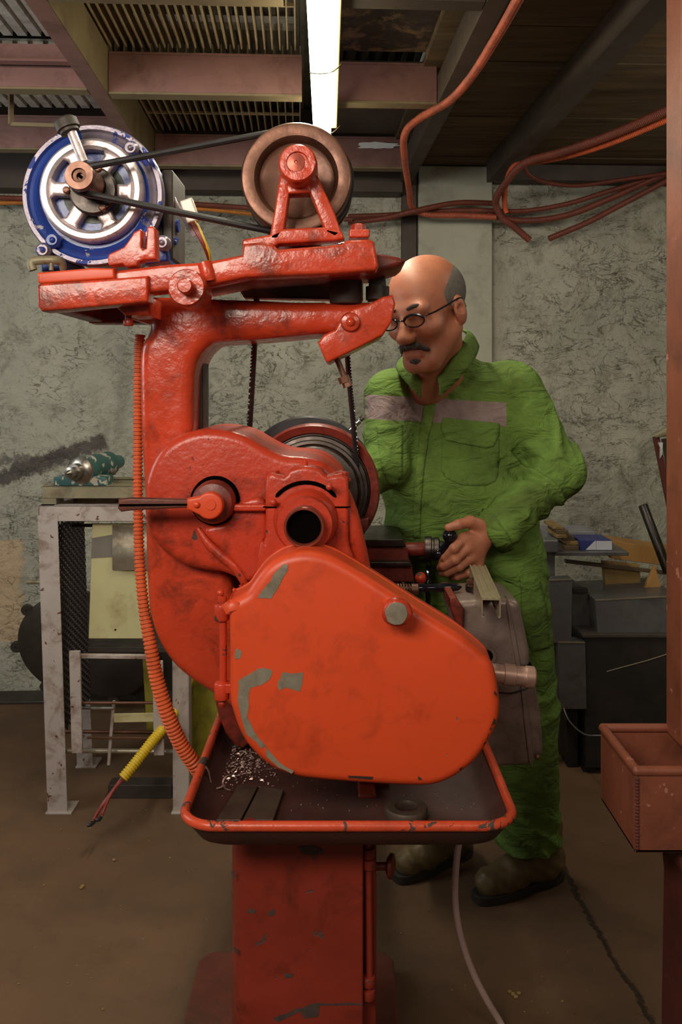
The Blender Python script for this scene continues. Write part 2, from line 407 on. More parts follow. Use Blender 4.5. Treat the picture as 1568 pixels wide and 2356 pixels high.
def wallmat():
    t = NT('rough_plaster_wall')
    base = t.mix(t.ramp(t.noise(1.6, 5, .6), .35, .65), lin((158, 156, 142)), lin((188, 184, 166)))
    base = t.mix(t.math('MULTIPLY', t.ramp(t.noise(9, 8, .7, dist=.6), .52, .66), .55), base, lin((112, 108, 92)))
    base = t.mix(t.math('MULTIPLY', t.ramp(t.noise(70, 4, .6), .6, .7), .5), base, lin((88, 84, 72)))
    # cracks
    cr = t.math('ABSOLUTE', t.math('SUBTRACT', t.noise(5.5, 7, .62, t.map((1, 1, 1.7)), 1.3), .5))
    gate = t.ramp(t.noise(2.4, 3), .42, .6)
    crm = t.math('MULTIPLY', t.ramp(cr, .0, .010, 1, 0), gate)
    base = t.mix(t.math('MULTIPLY', crm, .75), base, lin((70, 64, 54)))
    cr2 = t.math('ABSOLUTE', t.math('SUBTRACT', t.noise(13, 6, .6, t.map((.75, 1, 1.5)), 1.0), .5))
    g2 = t.ramp(t.noise(5, 4), .5, .62)
    cm2 = t.math('MULTIPLY', t.ramp(cr2, .0, .022, 1, 0), g2)
    base = t.mix(t.math('MULTIPLY', cm2, .75), base, lin((74, 68, 56)))
    # dark brushed smear, centre (x,z) with slope
    sx = t.n('ShaderNodeSeparateXYZ'); t.l(t.tc, sx.inputs[0]); X, Z = sx.outputs[0], sx.outputs[2]
    def seg_mask(x0, z0, x1, z1, hw, edge, ns, na):
        L = math.hypot(x1-x0, z1-z0); ux, uz = (x1-x0)/L, (z1-z0)/L
        dx = t.math('SUBTRACT', X, x0); dz = t.math('SUBTRACT', Z, z0)
        al = t.math('ADD', t.math('MULTIPLY', dx, ux), t.math('MULTIPLY', dz, uz))
        ac = t.math('ADD', t.math('MULTIPLY', dx, -uz), t.math('MULTIPLY', dz, ux))
        nn = t.math('MULTIPLY', t.math('SUBTRACT', t.noise(ns, 6, .8), .5), na)
        ac = t.math('ADD', t.math('ABSOLUTE', ac), nn)
        e = t.math('MULTIPLY', t.ramp(ac, hw-edge, hw, 1, 0), t.ramp(al, 0, .01))
        return t.math('MULTIPLY', e, t.ramp(al, L-.01, L, 1, 0))
    a = PV(-120, 1145, WALL_V); b = PV(245, 1012, WALL_V)
    m = seg_mask(a.x, a.z, b.x, b.z, .045, .02, 26, .12)
    base = t.mix(t.math('MULTIPLY', m, .85), base, lin((74, 66, 66)))
    a = PV(-120, 1070, WALL_V); b = PV(160, 1050, WALL_V)
    m = seg_mask(a.x, a.z, b.x, b.z, .03, .02, 30, .2)
    base = t.mix(t.math('MULTIPLY', m, .7), base, lin((84, 76, 74)))
    a = PV(20, 1240, WALL_V); b = PV(20, 1480, WALL_V)
    m = seg_mask(a.x, a.z, b.x, b.z, .07, .03, 8, .14)
    base = t.mix(t.math('MULTIPLY', m, .6), base, lin((206, 170, 128)))
    a = PV(285, 790, WALL_V); b = PV(275, 1000, WALL_V)
    m = seg_mask(a.x, a.z, b.x, b.z, .05, .05, 9, .2)
    base = t.mix(t.math('MULTIPLY', m, .35), base, lin((100, 98, 92)))
    a = PV(475, 850, WALL_V); b = PV(480, 960, WALL_V)
    m = seg_mask(a.x, a.z, b.x, b.z, .05, .05, 9, .2)
    base = t.mix(t.math('MULTIPLY', m, .45), base, lin((90, 88, 84)))
    h = t.noise(7, 6, .65, dist=.8)
    nrm = t.bump(h, .7, .04); nrm = t.bump(t.noise(38, 6, .65), .8, .008, nrm)
    nrm = t.bump(crm, .6, -.01, nrm); nrm = t.bump(cm2, .5, -.006, nrm)
    return t.fin(base, .85, 0, nrm, .15)
def floormat():
    t = NT('brown_concrete_floor')
    base = t.mix(t.ramp(t.noise(1.3, 6, .6), .35, .65), lin((90, 68, 50)), lin((116, 88, 64)))
    base = t.mix(t.math('MULTIPLY', t.ramp(t.noise(5, 8, .75), .5, .7), .5), base, lin((70, 56, 44)))
    base = t.mix(t.math('MULTIPLY', t.ramp(t.noise(60, 4, .7), .66, .72), .4), base, lin((170, 150, 120)))
    base = t.mix(t.math('MULTIPLY', t.ramp(t.noise(38, 5, .7), .66, .7), .6), base, lin((44, 36, 30)))
    sx = t.n('ShaderNodeSeparateXYZ'); t.l(t.tc, sx.inputs[0]); X, Y = sx.outputs[0], sx.outputs[1]
    a = PZ(1290, 1990, 0); b = PZ(1520, 2390, 0)
    L = math.hypot(b.x-a.x, b.y-a.y); ux, uy = (b.x-a.x)/L, (b.y-a.y)/L
    ac = t.math('ADD', t.math('MULTIPLY', t.math('SUBTRACT', X, a.x), -uy), t.math('MULTIPLY', t.math('SUBTRACT', Y, a.y), ux))
    ac = t.math('ADD', ac, t.math('MULTIPLY', t.math('SUBTRACT', t.noise(7, 6, .7), .5), .07))
    m = t.ramp(t.math('ABSOLUTE', ac), .003, .009, 1, 0)
    base = t.mix(t.math('MULTIPLY', m, .8), base, lin((36, 28, 22)))
    nrm = t.bump(t.noise(90, 6, .7), .35, .003); nrm = t.bump(m, .8, -.006, nrm)
    return t.fin(base, t.ramp(t.noise(4, 4), .3, .7, .5, .75), 0, nrm, .3)
def boardmat():
    t = NT('dark_ceiling_boards')
    n = t.noise(1, 6, .65, t.map((2.5, 26, 10), (0, 0, RA)), .6)
    base = t.mix(t.ramp(n, .3, .7), lin((72, 58, 42)), lin((122, 100, 72)))
    base = t.mix(t.math('MULTIPLY', t.ramp(t.noise(4, 6), .45, .65), .4), base, lin((88, 84, 74)))
    return t.fin(base, .75, 0, t.bump(n, .4, .004), .2)
WALL_V = 3.97
M['wall'] = wallmat(); M['floor'] = floormat(); M['boards'] = boardmat()
# ------------------------------------------------------------------ the room
def rbox(mb, u0, u1, v0, v1, z0, z1):
    vs = [R(u, v, z) for z in (z0, z1) for (u, v) in ((u0, v0), (u1, v0), (u1, v1), (u0, v1))]
    mb.add(vs, [(0,3,2,1),(4,5,6,7),(0,1,5,4),(1,2,6,5),(2,3,7,6),(3,0,4,7)]); return mb
struct(build('floor', rbox(MB(), -2.45, 2.6, -1.2, WALL_V, -.1, 0), M['floor']))
def wallgrid():
    mb = MB()
    def fn(a, b):
        u = -2.4+5.0*a; z = 2.75*b
        d = .010*(mnoise.noise(Vector((u*5, z*5, 0)))+.6*mnoise.noise(Vector((u*13, z*13, 3))))
        return R(u, WALL_V+d, z)
    mb.grid(fn, 260, 140)
    return mb
struct(build('wall_back', wallgrid(), M['wall'], recalc=False))
M['plainwall'] = mat('side_plaster', (150, 148, 134), .85, var=.15, vs=3, bump=.4, bs=12, bd=.01)
struct(build('wall_left', rbox(MB(), -2.5, -2.4, -1.2, WALL_V, 0, 2.75), M['plainwall']))
struct(build('wall_right', rbox(MB(), 2.55, 2.65, -1.2, WALL_V, 0, 2.75), M['plainwall']))
# pilaster and dark gap beside it
a = PV(962, 700, WALL_V-.04); b = PV(1132, 700, WALL_V-.04)
ua, ub = toR(a)[0], toR(b)[0]
o = struct(build('trim_1', rbox(MB(), ua, ub, WALL_V-.045, WALL_V+.02, 0, 2.375), mat('smooth_pilaster_plaster', (172, 170, 152), .85, var=.12, vs=3, dirt=(.4, (116, 110, 96), 7), bump=.3, bs=16, bd=.006), bevel=.006))
o = struct(build('trim_2', rbox(MB(), ua-.075, ua-.006, WALL_V-.03, WALL_V+.02, 0, 2.375), M['beamdark'], bevel=.004))
# kerb along the foot of the wall
struct(build('baseboard_back', rbox(MB(), -2.4, 2.5, WALL_V-.16, WALL_V-.02, 0, .012), M['iron'], bevel=.004))
# ceiling: boards on the right, weathered deck above the gratings on the left
cb = MB(); v = 1.3; k = 0
while v < WALL_V-.02:
    wd = .26+.05*random.random(); v1 = min(v+wd, WALL_V)
    dz = .006*random.random()
    rbox(cb, .47, 2.55, v+.003, v1-.003, 2.375+dz, 2.40); v = v1
rbox(cb, .47, 2.55, -1.2, 1.29, 2.375, 2.40)
rbox(cb, .40, 2.6, -1.2, WALL_V, 2.402, 2.43)
struct(build('ceiling', cb, M['boards']))
dk = MB()
rbox(dk, -2.45, .46, -1.2, WALL_V, 2.62, 2.68)
for i in range(60): # ribs of the deck
    u = -2.4+i*.048
    rbox(dk, u, u+.016, 1.6, WALL_V, 2.60, 2.622)
struct(build('ceiling_deck', dk, M['deck']))
def beam(u0, u1, v0, v1, z0, z1, m, label, t=.008, along='v', name='steel_beam'):
    mb = MB()
    if along == 'v':
        um = (u0+u1)/2
        rbox(mb, u0, u1, v0, v1, z0, z0+t); rbox(mb, u0, u1, v0, v1, z1-t, z1); rbox(mb, um-t, um+t, v0, v1, z0+t, z1-t)
    else:
        rbox(mb, u0, u1, v0, v1, z0, z0+t); rbox(mb, u0, u1, v0, v1, z1-t, z1); rbox(mb, u0, u1, v0, v0+t, z0+t, z1-t)
    o = build(name, mb, m, bevel=.0015, seg=1); tag(o, label, 'beam'); return o
BM = []
def solidbeam(u0, u1, v0, v1, z0, z1, m, label, m2=None):
    mb = MB(); rbox(mb, u0, u1-.003, v0, v1, z0, z1); mb.cm = 1; rbox(mb, u1-.003, u1, v0, v1, z0+.001, z1)
    o = build('steel_beam', mb, [m, m2 or m], bevel=.001, seg=2); tag(o, label, 'beam'); return o
o = solidbeam(-.655, -.600, -.5, WALL_V-.13, 2.28, 2.60, M['beam'], 'long purple-brown ceiling beam running away above the blue motor, left of the lamp', M['beamolive'])
solidbeam(.445, .50, -.5, WALL_V-.13, 2.28, 2.374, M['beamdark'], 'long dark ceiling beam behind the bending orange conduit, right of the lamp')
solidbeam(.83, .90, -.5, WALL_V-.13, 2.28, 2.374, M['beamdark'], 'long dark ceiling beam under the boards nearest the rusty post')
def cross(u0, u1, v0, label, m, z1=2.405, g=None):
    mb = MB(); rbox(mb, u0, u1, v0, v0+.008, 2.288, z1); mb.cm = 1; rbox(mb, u0, u1, v0-.002, v0+.05, 2.28, 2.288); mb.cm = 0; rbox(mb, u0, u1, v0-.002, v0+.05, z1, z1+.008)
    o = build('cross_beam', mb, [m, M['beamolive'] if m is not M['beamdark'] else m], bevel=.001, seg=1); tag(o, label, 'beam'); return o
cross(-.598, -.04, 2.06, 'narrow olive edge of the nearest cross beam at the top of the frame, left of the lamp', M['beamolive'])
cross(.03, .443, 2.06, 'dark cross beam at the top of the frame, right of the lamp', M['beamdark'])
cross(-.598, .006, 2.75, 'broad purple-brown cross beam between the two open gratings', M['beam'])
cross(-2.3, -.657, 2.72, 'pinkish cross beam at the left edge, on the far left of the long beam', M['beam'])
mb = MB(); rbox(mb, -2.3, -.657, 2.66, 2.70, 2.345, 2.352); rbox(mb, -2.3, -.657, 2.694, 2.70, 2.345, 2.41)
tag(build('angle_iron', mb, M['beam']), 'thin angle iron in front of the pinkish cross beam at the left edge', 'beam')
cross(.07, .443, 2.80, 'dark purple cross beam right of the lamp with an olive lower edge', M['beam'])
cross(-.598, .443, 3.62, 'farthest purple cross beam, seen behind the drive belt', M['beam'])
cross(-2.3, -.657, 3.40, 'dull purple cross beam behind the blue motor at the left edge', M['beam'])
mb = MB(); rbox(mb, -2.35, ua-.08, WALL_V-.12, WALL_V-.012, 2.235, 2.60)
struct(build('trim_3', mb, M['beamdark'], bevel=.004))
mb = MB(); rbox(mb, ub+.01, 2.5, WALL_V-.10, WALL_V-.012, 2.30, 2.374)
struct(build('trim_4', mb, M['beamdark'], bevel=.004))
# rear fascia of the deck bay
def grating(u0, u1, v0, v1, z, n, label, rods):
    mb = MB()
    for i in range(n+1):
        u = u0+(u1-u0)*i/n
        rbox(mb, u-.0022, u+.0022, v0, v1, z, z+.040)
    for rv in rods: rbox(mb, u0, u1, rv-.004, rv+.004, z+.002, z+.012)
    o = build('ceiling_grating', mb, M['grate'], smooth=False); tag(o, label, 'grating'); return o
grating(-.590, -.015, 2.12, 2.745, 2.425, 24, 'open steel grating at the top of the frame, left of the lamp', (2.44,))
grating(-.590, .0, 2.81, 3.615, 2.425, 21, 'darker open steel grating above the drive belt', (3.10, 3.40))
def ribdeck(u0, u1, v0, v1, z, n, label, m):
    mb = MB(); rbox(mb, u0, u1, v0, v1, z+.014, z+.02)
    for i in range(n): 
        u = u0+(u1-u0)*(i+.5)/n; rbox(mb, u-(u1-u0)/n*.33, u+(u1-u0)/n*.33, v0, v1, z, z+.015)
    o = build('ribbed_panel', mb, m); tag(o, label, 'panel')
ribdeck(-1.6, -.657, 1.9, 2.71, 2.44, 22, 'grey ribbed deck panel at the top left corner of the frame', M['deckbright'])
ribdeck(-1.8, -.657, 2.78, 3.39, 2.44, 24, 'dusty ribbed deck panel above the blue motor, left of the long beam', M['deckbright'])
mb = MB(); rbox(mb, -.60, -.02, 2.90, 2.96, 2.575, 2.598)
tag(build('pale_strip', mb, M['pale']), 'flaking whitish strip crossing above the nearer grating', 'strip')
mb = MB(); rbox(mb, -1.6, -.66, 2.34, 2.40, 2.425, 2.438)
tag(build('pale_strip', mb, M['pale']), 'whitish batten across the ribbed deck at the top left corner', 'strip')
mb = MB(); rbox(mb, -1.6, -.66, 2.24, 2.26, 2.40, 2.437)
tag(build('flat_bar', mb, M['beam']), 'pinkish flat bar crossing the top left corner under the ribbed deck', 'bar')
# stained panel right of the lamp, red strip, white patch painted for a lit glimpse
mb = MB(); rbox(mb, .09, .438, 2.13, 2.78, 2.44, 2.455)
tag(build('stained_panel', mb, mat('dark_stained_sheet', (62, 52, 46), .6, .2, var=.3, dirt=(.8, (140, 112, 80), 7), bump=.2, wide=.04)), 'dark sheet stained with tan rust above the cross beam right of the lamp', 'panel')
mb = MB(); rbox(mb, .09, .44, 2.86, 3.60, 2.42, 2.44)
tag(build('dark_sheet', mb, M['beamdark']), 'dark sheet behind the purple cross beam right of the lamp', 'panel')
mb = MB(); rbox(mb, .08, .44, 3.05, 3.07, 2.35, 2.39)
tag(build('red_strip', mb, mat('faded_crimson_paint', (110, 40, 48), .6)), 'narrow faded crimson strip below the dark sheet right of the lamp', 'strip')
mb = MB(); pts = []
c0 = PV(868, 335, 3.615)
n = 26
for i in range(n):
    t = 2*PI*i/n; rr = 1+.35*mnoise.noise(Vector((math.cos(t)*2, math.sin(t)*2, 5)))+.18*random.uniform(-1, 1)
    pts.append((c0.x+.09*math.cos(t)*rr, c0.z+.014*math.sin(t)*rr))
mb.slab(pts, c0.y-.004, c0.y-.001)
tag(build('lit_glimpse_patch', mb, mat('lit_glimpse_white', (236, 236, 232), .7, var=.03), smooth=False), 'ragged white patch painted for a lit glimpse at the far cross beam', 'patch')
mb = MB(); mb.bar(PV(25, 286, 2.95), PV(150, 290, 2.95), .012, .012)
q = PV(25, 286, 2.95); mb.bar(q, q+Vector((0, 0, 2.442-q.z)), .014, .014)
tag(build('hanger_bar', mb, M['beamolive']), 'thin rusty hanger bar with an upright, left of the motor cap', 'bar')

# fluorescent lamp
LA = P(735, 0, 1.889); LB = P(741, 312, 2.93); dirL = (LB-LA).normalized(); L0 = LA-dirL*.75
L0.z = 2.20; LB.z = 2.20
lamp = thing('fluorescent_lamp', (L0+LB)/2, 'long bright fluorescent ceiling lamp with a cream housing, running away above the big pulley', 'lamp')
r = dirL.cross(Vector((0, 0, 1))).normalized()
mb = MB(); mb.bar(L0+Vector((0, 0, .018)), LB+Vector((0, 0, .018)), .058, .036)
build('diffuser', mb, M['tube'], lamp, bevel=.008)
mb = MB(); mb.bar(L0+Vector((0, 0, .060))+r*.012, LB+Vector((0, 0, .060))+r*.012, .075, .048)
hs = build('housing', mb, M['lampcream'], lamp, bevel=.004)
for (tt) in (.66, .97):
    p = L0.lerp(LB, tt); mb = MB()
    mb.tube([p+r*.06+Vector((0, 0, .03)), p+r*.034+Vector((0, 0, .005)), p+Vector((0, 0, -.0025)), p-r*.031+Vector((0, 0, .0))], .0018, 6, 3)
    build('retaining_wire', mb, M['darksteel'], lamp)
for tt in (.15, .8):
    p = L0.lerp(LB, tt)+r*.012; mb = MB(); mb.cyl(p+Vector((0, 0, .083)), p+Vector((0, 0, .42)), .004)
    build('suspension_rod', mb, M['darksteel'], lamp)

# conduits under the ceiling
def conduit(pts, rad, m, label, ridge=(.006, .0006)):
    mb = MB(); mb.tube([P(*p) for p in pts], rad, 10, 6, ridge)
    return tag(build('cable_conduit', mb, m), label, 'conduit')
conduit([(1230, -80, 1.85), (1190, 0, 2.0), (1140, 88, 2.2), (1085, 175, 2.45), (1032, 233, 2.7), (965, 272, 2.9), (932, 305, 3.0), (929, 355, 3.2), (941, 440, 3.6), (948, 478, 3.8), (985, 494, 3.82), (1060, 496, 3.84), (1140, 500, 3.86)], .0125, mat('dusty_orange_conduit', (172, 84, 58), .5, var=.2, dirt=(.5, (100, 56, 40), 12)), 'thick orange conduit bending down from the top of the frame beside the dark beam')
conduit([(1700, 170, 2.75), (1540, 250, 2.9), (1400, 312, 3.05), (1290, 350, 3.2), (1205, 376, 3.35), (1160, 425, 3.6), (1140, 462, 3.78), (1152, 498, 3.86), (1182, 522, 3.88), (1218, 553, 3.88)], .015, M['redhose'], 'fat red conduit sweeping from the rusty post to a stub hanging on the wall')
conduit([(1700, 195, 2.8), (1540, 272, 2.95), (1400, 330, 3.1), (1300, 360, 3.25), (1225, 374, 3.4), (1180, 384, 3.5), (1162, 430, 3.68), (1160, 470, 3.82), (1165, 490, 3.84)], .011, M['orangehose'], 'thinner orange conduit tied under the fat red one')
conduit([(1204, 378, 3.5), (1216, 402, 3.6), (1258, 420, 3.7), (1330, 427, 3.8), (1440, 412, 3.82), (1600, 390, 3.84)], .009, M['redhose'], 'thin conduit looping right below the dark beam near the wall top')
conduit([(1262, 549, 3.9), (1350, 512, 3.9), (1430, 470, 3.86), (1540, 412, 3.8), (1640, 360, 3.7)], .013, M['redhose'], 'dark red conduit whose cut end points down-left on the wall')
conduit([(800, 512, 3.84), (880, 503, 3.84), (950, 486, 3.78), (1050, 467, 3.84), (1135, 468, 3.87)], .012, M['redhose'], 'upper red conduit along the wall across the pilaster')
conduit([(800, 498, 3.9), (900, 494, 3.9), (1000, 486, 3.86), (1100, 484, 3.86), (1200, 486, 3.9), (1300, 470, 3.9), (1400, 440, 3.88), (1600, 380, 3.84)], .011, M['redhose'], 'middle red conduit along the wall right of the pilaster')
conduit([(1120, 494, 3.87), (1200, 508, 3.9), (1300, 496, 3.9), (1400, 458, 3.88), (1540, 395, 3.84), (1640, 350, 3.8)], .014, M['redhose'], 'lowest dark red conduit sagging across the wall right of the pilaster')
conduit([(-60, 452, 3.78), (60, 457, 3.78), (300, 462, 3.78), (480, 472, 3.78), (600, 482, 3.78), (700, 498, 3.78), (810, 505, 3.80)], .011, M['redhose'], 'red conduit along the wall behind the blue motor')
conduit([(-60, 470, 3.80), (60, 466, 3.80), (300, 472, 3.80), (480, 482, 3.80), (640, 500, 3.80)], .009, mat('ochre_conduit', (190, 116, 40), .5), 'ochre conduit just below the red one behind the blue motor')

# ------------------------------------------------------------------ rusty stand at the right edge
st = thing('machine_stand', (.62, 1.62, 0), 'rusty orange-brown steel stand with a trough and tall post at the right edge', 'stand')
TX = .507; z1 = .693; z0 = .553
mb = MB()
def troughwall(mb, x0, y0, x1, y1): mb.box((x0, y0, z0), (x1, y1, z1))
th = .007
mb.box((TX, 1.50, z0), (TX+.6, 1.70, z0+th))
mb.box((TX, 1.50, z0), (TX+.6, 1.50+th, z1)); mb.box((TX, 1.70-th, z0), (TX+.6, 1.70, z1))
mb.box((TX, 1.50+th, z0), (TX+th, 1.70-th, z1)); mb.box((TX+.6-th, 1.50+th, z0), (TX+.6, 1.70-th, z1))
tr = build('trough', mb, M['rustpost'], st, bevel=.002)
mb = MB()
rp = [(TX+.004, 1.504), (TX+.004, 1.696), (TX+.596, 1.696), (TX+.596, 1.504), (TX+.004, 1.504)]
for a, b in zip(rp, rp[1:]): mb.cyl((a[0], a[1], z1), (b[0], b[1], z1), .0085, seg=12)
for a in rp[:4]: mb.ball((a[0], a[1], z1), .0085)
build('rolled_rim', mb, M['rustpost'], tr)
mb = MB()
for i in range(22): mb.ball((TX+.003+.001*random.random(), 1.4995, z0+.008+i*.0057), .0042, .003, .0034, 8, 5)
build('weld_bead', mb, M['rustdark'], tr)
mb = MB(); mb.box((.634, 1.62, z1-.01), (.80, 1.70, 2.6)); build('post', mb, M['rustpost'], st, bevel=.006)
mb = MB(); mb.slab([(.585, z0), (.60, z0-.05), (.615, z0-.07), (.62, z0-.12), (.613, .0), (.95, 0), (.95, z0)], 1.53, 1.67, .008); build('pedestal', mb, M['rustdark'], st)

# ------------------------------------------------------------------ left rack
RD = 2.78
rk = thing('rack', P(245, 1825, RD), 'grey angle-iron work rack standing left behind the orange machine', 'rack')
rk.location.z = 0
def ang_leg(mb, a, b, w=.055, t=.004, sx=1):
    a = Vector(a); b = Vector(b)
    mb.bar(a, b, w, t, (0, 1, 0)); off = Vector((-sx*w/2, w/2, 0)); mb.bar(a+off, b+off, t, w, (0, 1, 0))
def leg(a, b, w, sx=1, m='rack'):
    mb = MB(); a = Vector(a); b = Vector(b); b.z = .004; ang_leg(mb, a, b, w, .004, sx)
    o = build('leg', mb, M[m], rk)
    mb = MB(); c = Vector((b.x, b.y+.03, .003)); mb.box((c.x-w*.6, c.y-.04, 0), (c.x+w*.75, c.y+.045, .006)); build('foot_plate', mb, M['rack'], o, bevel=.001, seg=1)
zf = CH+(HY-1165)*RD/F
leg(P(110, 1185, RD), (P(133, 1815, RD).x, RD, 0), .062)
leg(P(413, 1185, RD), (P(416, 1815, RD).x, RD, 0), .050, -1)
leg(P(172, 1185, RD+.34), (P(196, 1700, RD+.34).x, RD+.34, 0), .055)
leg(P(430, 1185, RD+.34), (P(425, 1700, RD+.34).x, RD+.34, 0), .05, -1)
zt = P(0, 1163, RD).z; zb = P(0, 1200, RD).z
xl, xr = P(88, 0, RD).x, P(440, 0, RD).x
mb = MB(); mb.box((xl, RD, zb), (xr, RD+.005, zt)); mb.box((xl, RD, zt-.005), (xr, RD+.05, zt)); mb.box((xl, RD, zb), (xr, RD+.02, zb+.004))
mb.box((xl, RD, zb), (xl+.005, RD+.38, zt)); mb.box((xl, RD+.375, zb), (xr, RD+.38, zt)); mb.box((xl, RD+.33, zt-.005), (xr, RD+.38, zt))
mb.box((xl, RD, zt-.005), (xl+.05, RD+.38, zt))
build('top_frame', mb, M['rack'], rk, bevel=.002)
# expanded metal side panel
mb = MB()
ms = []
nv, nz = 16, 28; Zt, Zb = zb-.01, .25
for i in range(nv):
    for j in range(nz):
        y0 = RD+.03+(i)*.31/nv; zz = Zt-(Zt-Zb)*j/nz; hgt = (Zt-Zb)/nz
        ox = 0 if i % 2 else hgt/2
        x = xl+.045+ (Zt-zz)*.035
        c = Vector((x, y0+.31/nv/2, zz-ox-hgt/2)); w2 = .31/nv*.5; h2 = hgt*.5
        for d1, d2 in (((-w2, 0), (0, h2)), ((0, h2), (w2, 0)), ((w2, 0), (0, -h2)), ((0, -h2), (-w2, 0))):
            mb.bar(c+Vector((0, d1[0], d1[1])), c+Vector((0, d2[0], d2[1])), .0032, .0032, (1, 0, 0))
build('side_mesh', mb, M['mesh'], rk, smooth=False)
mb = MB(); mb.cyl(P(150, 1208, RD+.2), P(330, 1210, RD+.2), .006); build('cross_rod', mb, M['darksteel'], rk)
mb = MB(); mb.cyl(P(62, 1339, RD+.05), P(108, 1339, RD+.05), .007); build('side_peg', mb, M['olive'], rk)
mb = MB(); mb.cyl(P(148, 1727, RD+.02), P(405, 1729, RD+.02), .0075); build('lower_rod', mb, M['mirror'], rk)
mb = MB(); mb.cyl(P(150, 1683, RD+.2), P(405, 1685, RD+.2), .0065); build('lower_rod', mb, M['copper'], rk)
mb = MB(); mb.box((P(205, 0, RD+.12).x, RD+.10, P(0, 1502, RD+.1).z), (xr, RD+.34, P(0, 1488, RD+.1).z)); build('inner_shelf', mb, M['iron'], rk, bevel=.003)
# hanging panel
pn = MB(); D = RD+.055
q = [P(212, 1205, D), P(345, 1205, D), P(345, 1470, D), P(203, 1470, D)]
pn.slab([(v.x, v.z) for v in q], D, D+.012)
sheet = tag(build('sheet_panel', pn, M['panel'], bevel=.003), 'pale yellow-green sheet panel with rust stains hanging in the rack', 'panel')
mb = MB(); q = [P(211.5, 1238, D), P(258, 1230, D), P(258, 1281, D), P(209.5, 1284, D)]; mb.slab([(v.x, v.z) for v in q], D-.002, D+.001)
build('grey_band', mb, M['panelband'], sheet)
mb = MB(); D2 = D-.008
mb.grid(lambda a, b: P(258+87*a, 1208+b*104, D2-.02*math.sin(b*PI*.9)*b), 4, 14)
lab(build('polished_sheet', mb, M['mirror'], sheet), 'bent shiny metal sheet')
mb = MB(); mb.cyl(P(265, 1449, D), P(265, 1449, D-.002), .0022*1.3); build('bolt_hole_shade', mb, M['darkhole'], sheet)
# top channels + tailstock
ch = MB(); D = RD+.02
def channel(px0, px1, y0, y1, D, depth, label):
    mb = MB(); a = P(px0, y1, D); b = P(px1, y0, D)
    mb.box((a.x, D, a.z), (b.x, D+.005, b.z)); mb.box((a.x, D, b.z-.005), (b.x, D+depth, b.z)); mb.box((a.x, D+depth-.005, a.z), (b.x, D+depth, b.z))
    return tag(build('steel_channel', mb, M['olive'], bevel=.002), label, 'channel')
mb = MB(); zz = zt
a = P(97, 1118, D); b = P(395, 1147, D)
mb.box((a.x, D, b.z), (b.x, D+.005, a.z)); mb.box((a.x, D, a.z-.005), (b.x, D+.09, a.z)); mb.box((a.x, D+.085, b.z), (b.x, D+.09, a.z))
mb.box((a.x, D+.002, zt), (a.x+.045, D+.08, b.z+.001)); mb.box((b.x-.05, D+.002, zt), (b.x, D+.08, b.z+.001))
tag(build('steel_channel', mb, M['olive'], bevel=.002), 'front rusty olive steel channel lying on the rack under the tailstock', 'channel')
chz = a.z
mb = MB(); Dc = RD+.20; zc = zt
a = P(128, 1102, Dc); b = P(400, 1102, Dc); mb.box((a.x, Dc, zt), (b.x, Dc+.006, a.z)); mb.box((a.x, Dc, a.z-.006), (b.x, Dc+.08, a.z)); mb.box((a.x, Dc+.075, zt), (b.x, Dc+.08, a.z))
tag(build('steel_channel', mb, M['olive'], bevel=.002), 'rear olive steel channel on the back of the rack behind the tailstock', 'channel')
tk = thing('tailstock', (P(183, 0, D).x, D+.03, chz), 'small green and silver lathe tailstock with a pointed centre, on the rack', 'tailstock')
mb = MB(); q = [P(123, 1112, D), P(170, 1110, D), P(200, 1110, D), P(243, 1116, D), P(244, 1138, D), P(123, 1136, D)]
q = [(v.x, max(v.z, chz)) for v in q]; q[4] = (q[4][0], chz); q[5] = (q[5][0], chz)
mb.slab([(q[0][0], chz+.028), (q[1][0], chz+.034), (q[2][0], chz+.034), (q[3][0], chz+.028), q[4], q[5]], D+.0, D+.09, .003); build('base', mb, M['teal'], tk)
c = P(183, 1083, D)
mb = MB(); q = [(c.x-.03, chz+.03), (c.x+.03, chz+.03), (c.x+.022, c.z-.02), (c.x-.022, c.z-.02)]; mb.slab(q, D+.01, D+.07, .003); build('neck', mb, M['teal'], tk)
ax = Vector((.30, 1, .05)).normalized()
mb = MB(); mb.lathe([(.036, 0), (.046, .004), (.046, .05), (.043, .055), (.043, .17), (.030, .19), (.022, .24), (0, .245)], c, ax, 32); build('barrel', mb, M['teal'], tk)
mb = MB(); mb.lathe([(0, -.075), (.004, -.072), (.010, -.058), (.018, -.056), (.018, -.035), (.026, -.034), (.026, -.012), (.034, -.010), (.046, .0), (.0462, .01)], c, ax, 32); build('spindle_nose', mb, M['rimsteel'], tk)
# inner step frame leaning in the rack
sf = thing('small_steel_frame', (P(265, 0, RD-.03).x, RD-.03, 0), 'small grey welded step frame hanging low in the rack', 'frame'); D = RD-.09
def pbar(name, a, b, w, t, m, par): mb = MB(); mb.bar(a, b, w, t, (0, 1, 0)); return build(name, mb, M[m], par, bevel=.0015, seg=1)
pbar('upright', P(172, 1497, D), P(178, 1732, D), .034, .01, 'rack', sf)
pbar('upright', P(363, 1520, D), P(366, 1737, D), .032, .01, 'rack', sf)
pbar('top_bar', P(185, 1509, D+.02), P(360, 1511, D+.02), .011, .02, 'rack', sf)
mb = MB(); mb.cyl(P(188, 1617, D+.02), P(362, 1617, D+.02), .0045); build('rung', mb, M['copper'], sf)
mb = MB(); mb.cyl(P(188, 1629, D+.05), P(262, 1629, D+.05), .005); build('rung', mb, M['chrome'], sf)
pbar('rung', P(200, 1697, D+.03), P(360, 1699, D+.03), .007, .007, 'copper', sf)
pbar('link_bar', P(262, 1612, D+.06), P(250, 1760, D+.06), .010, .010, 'rack', sf)
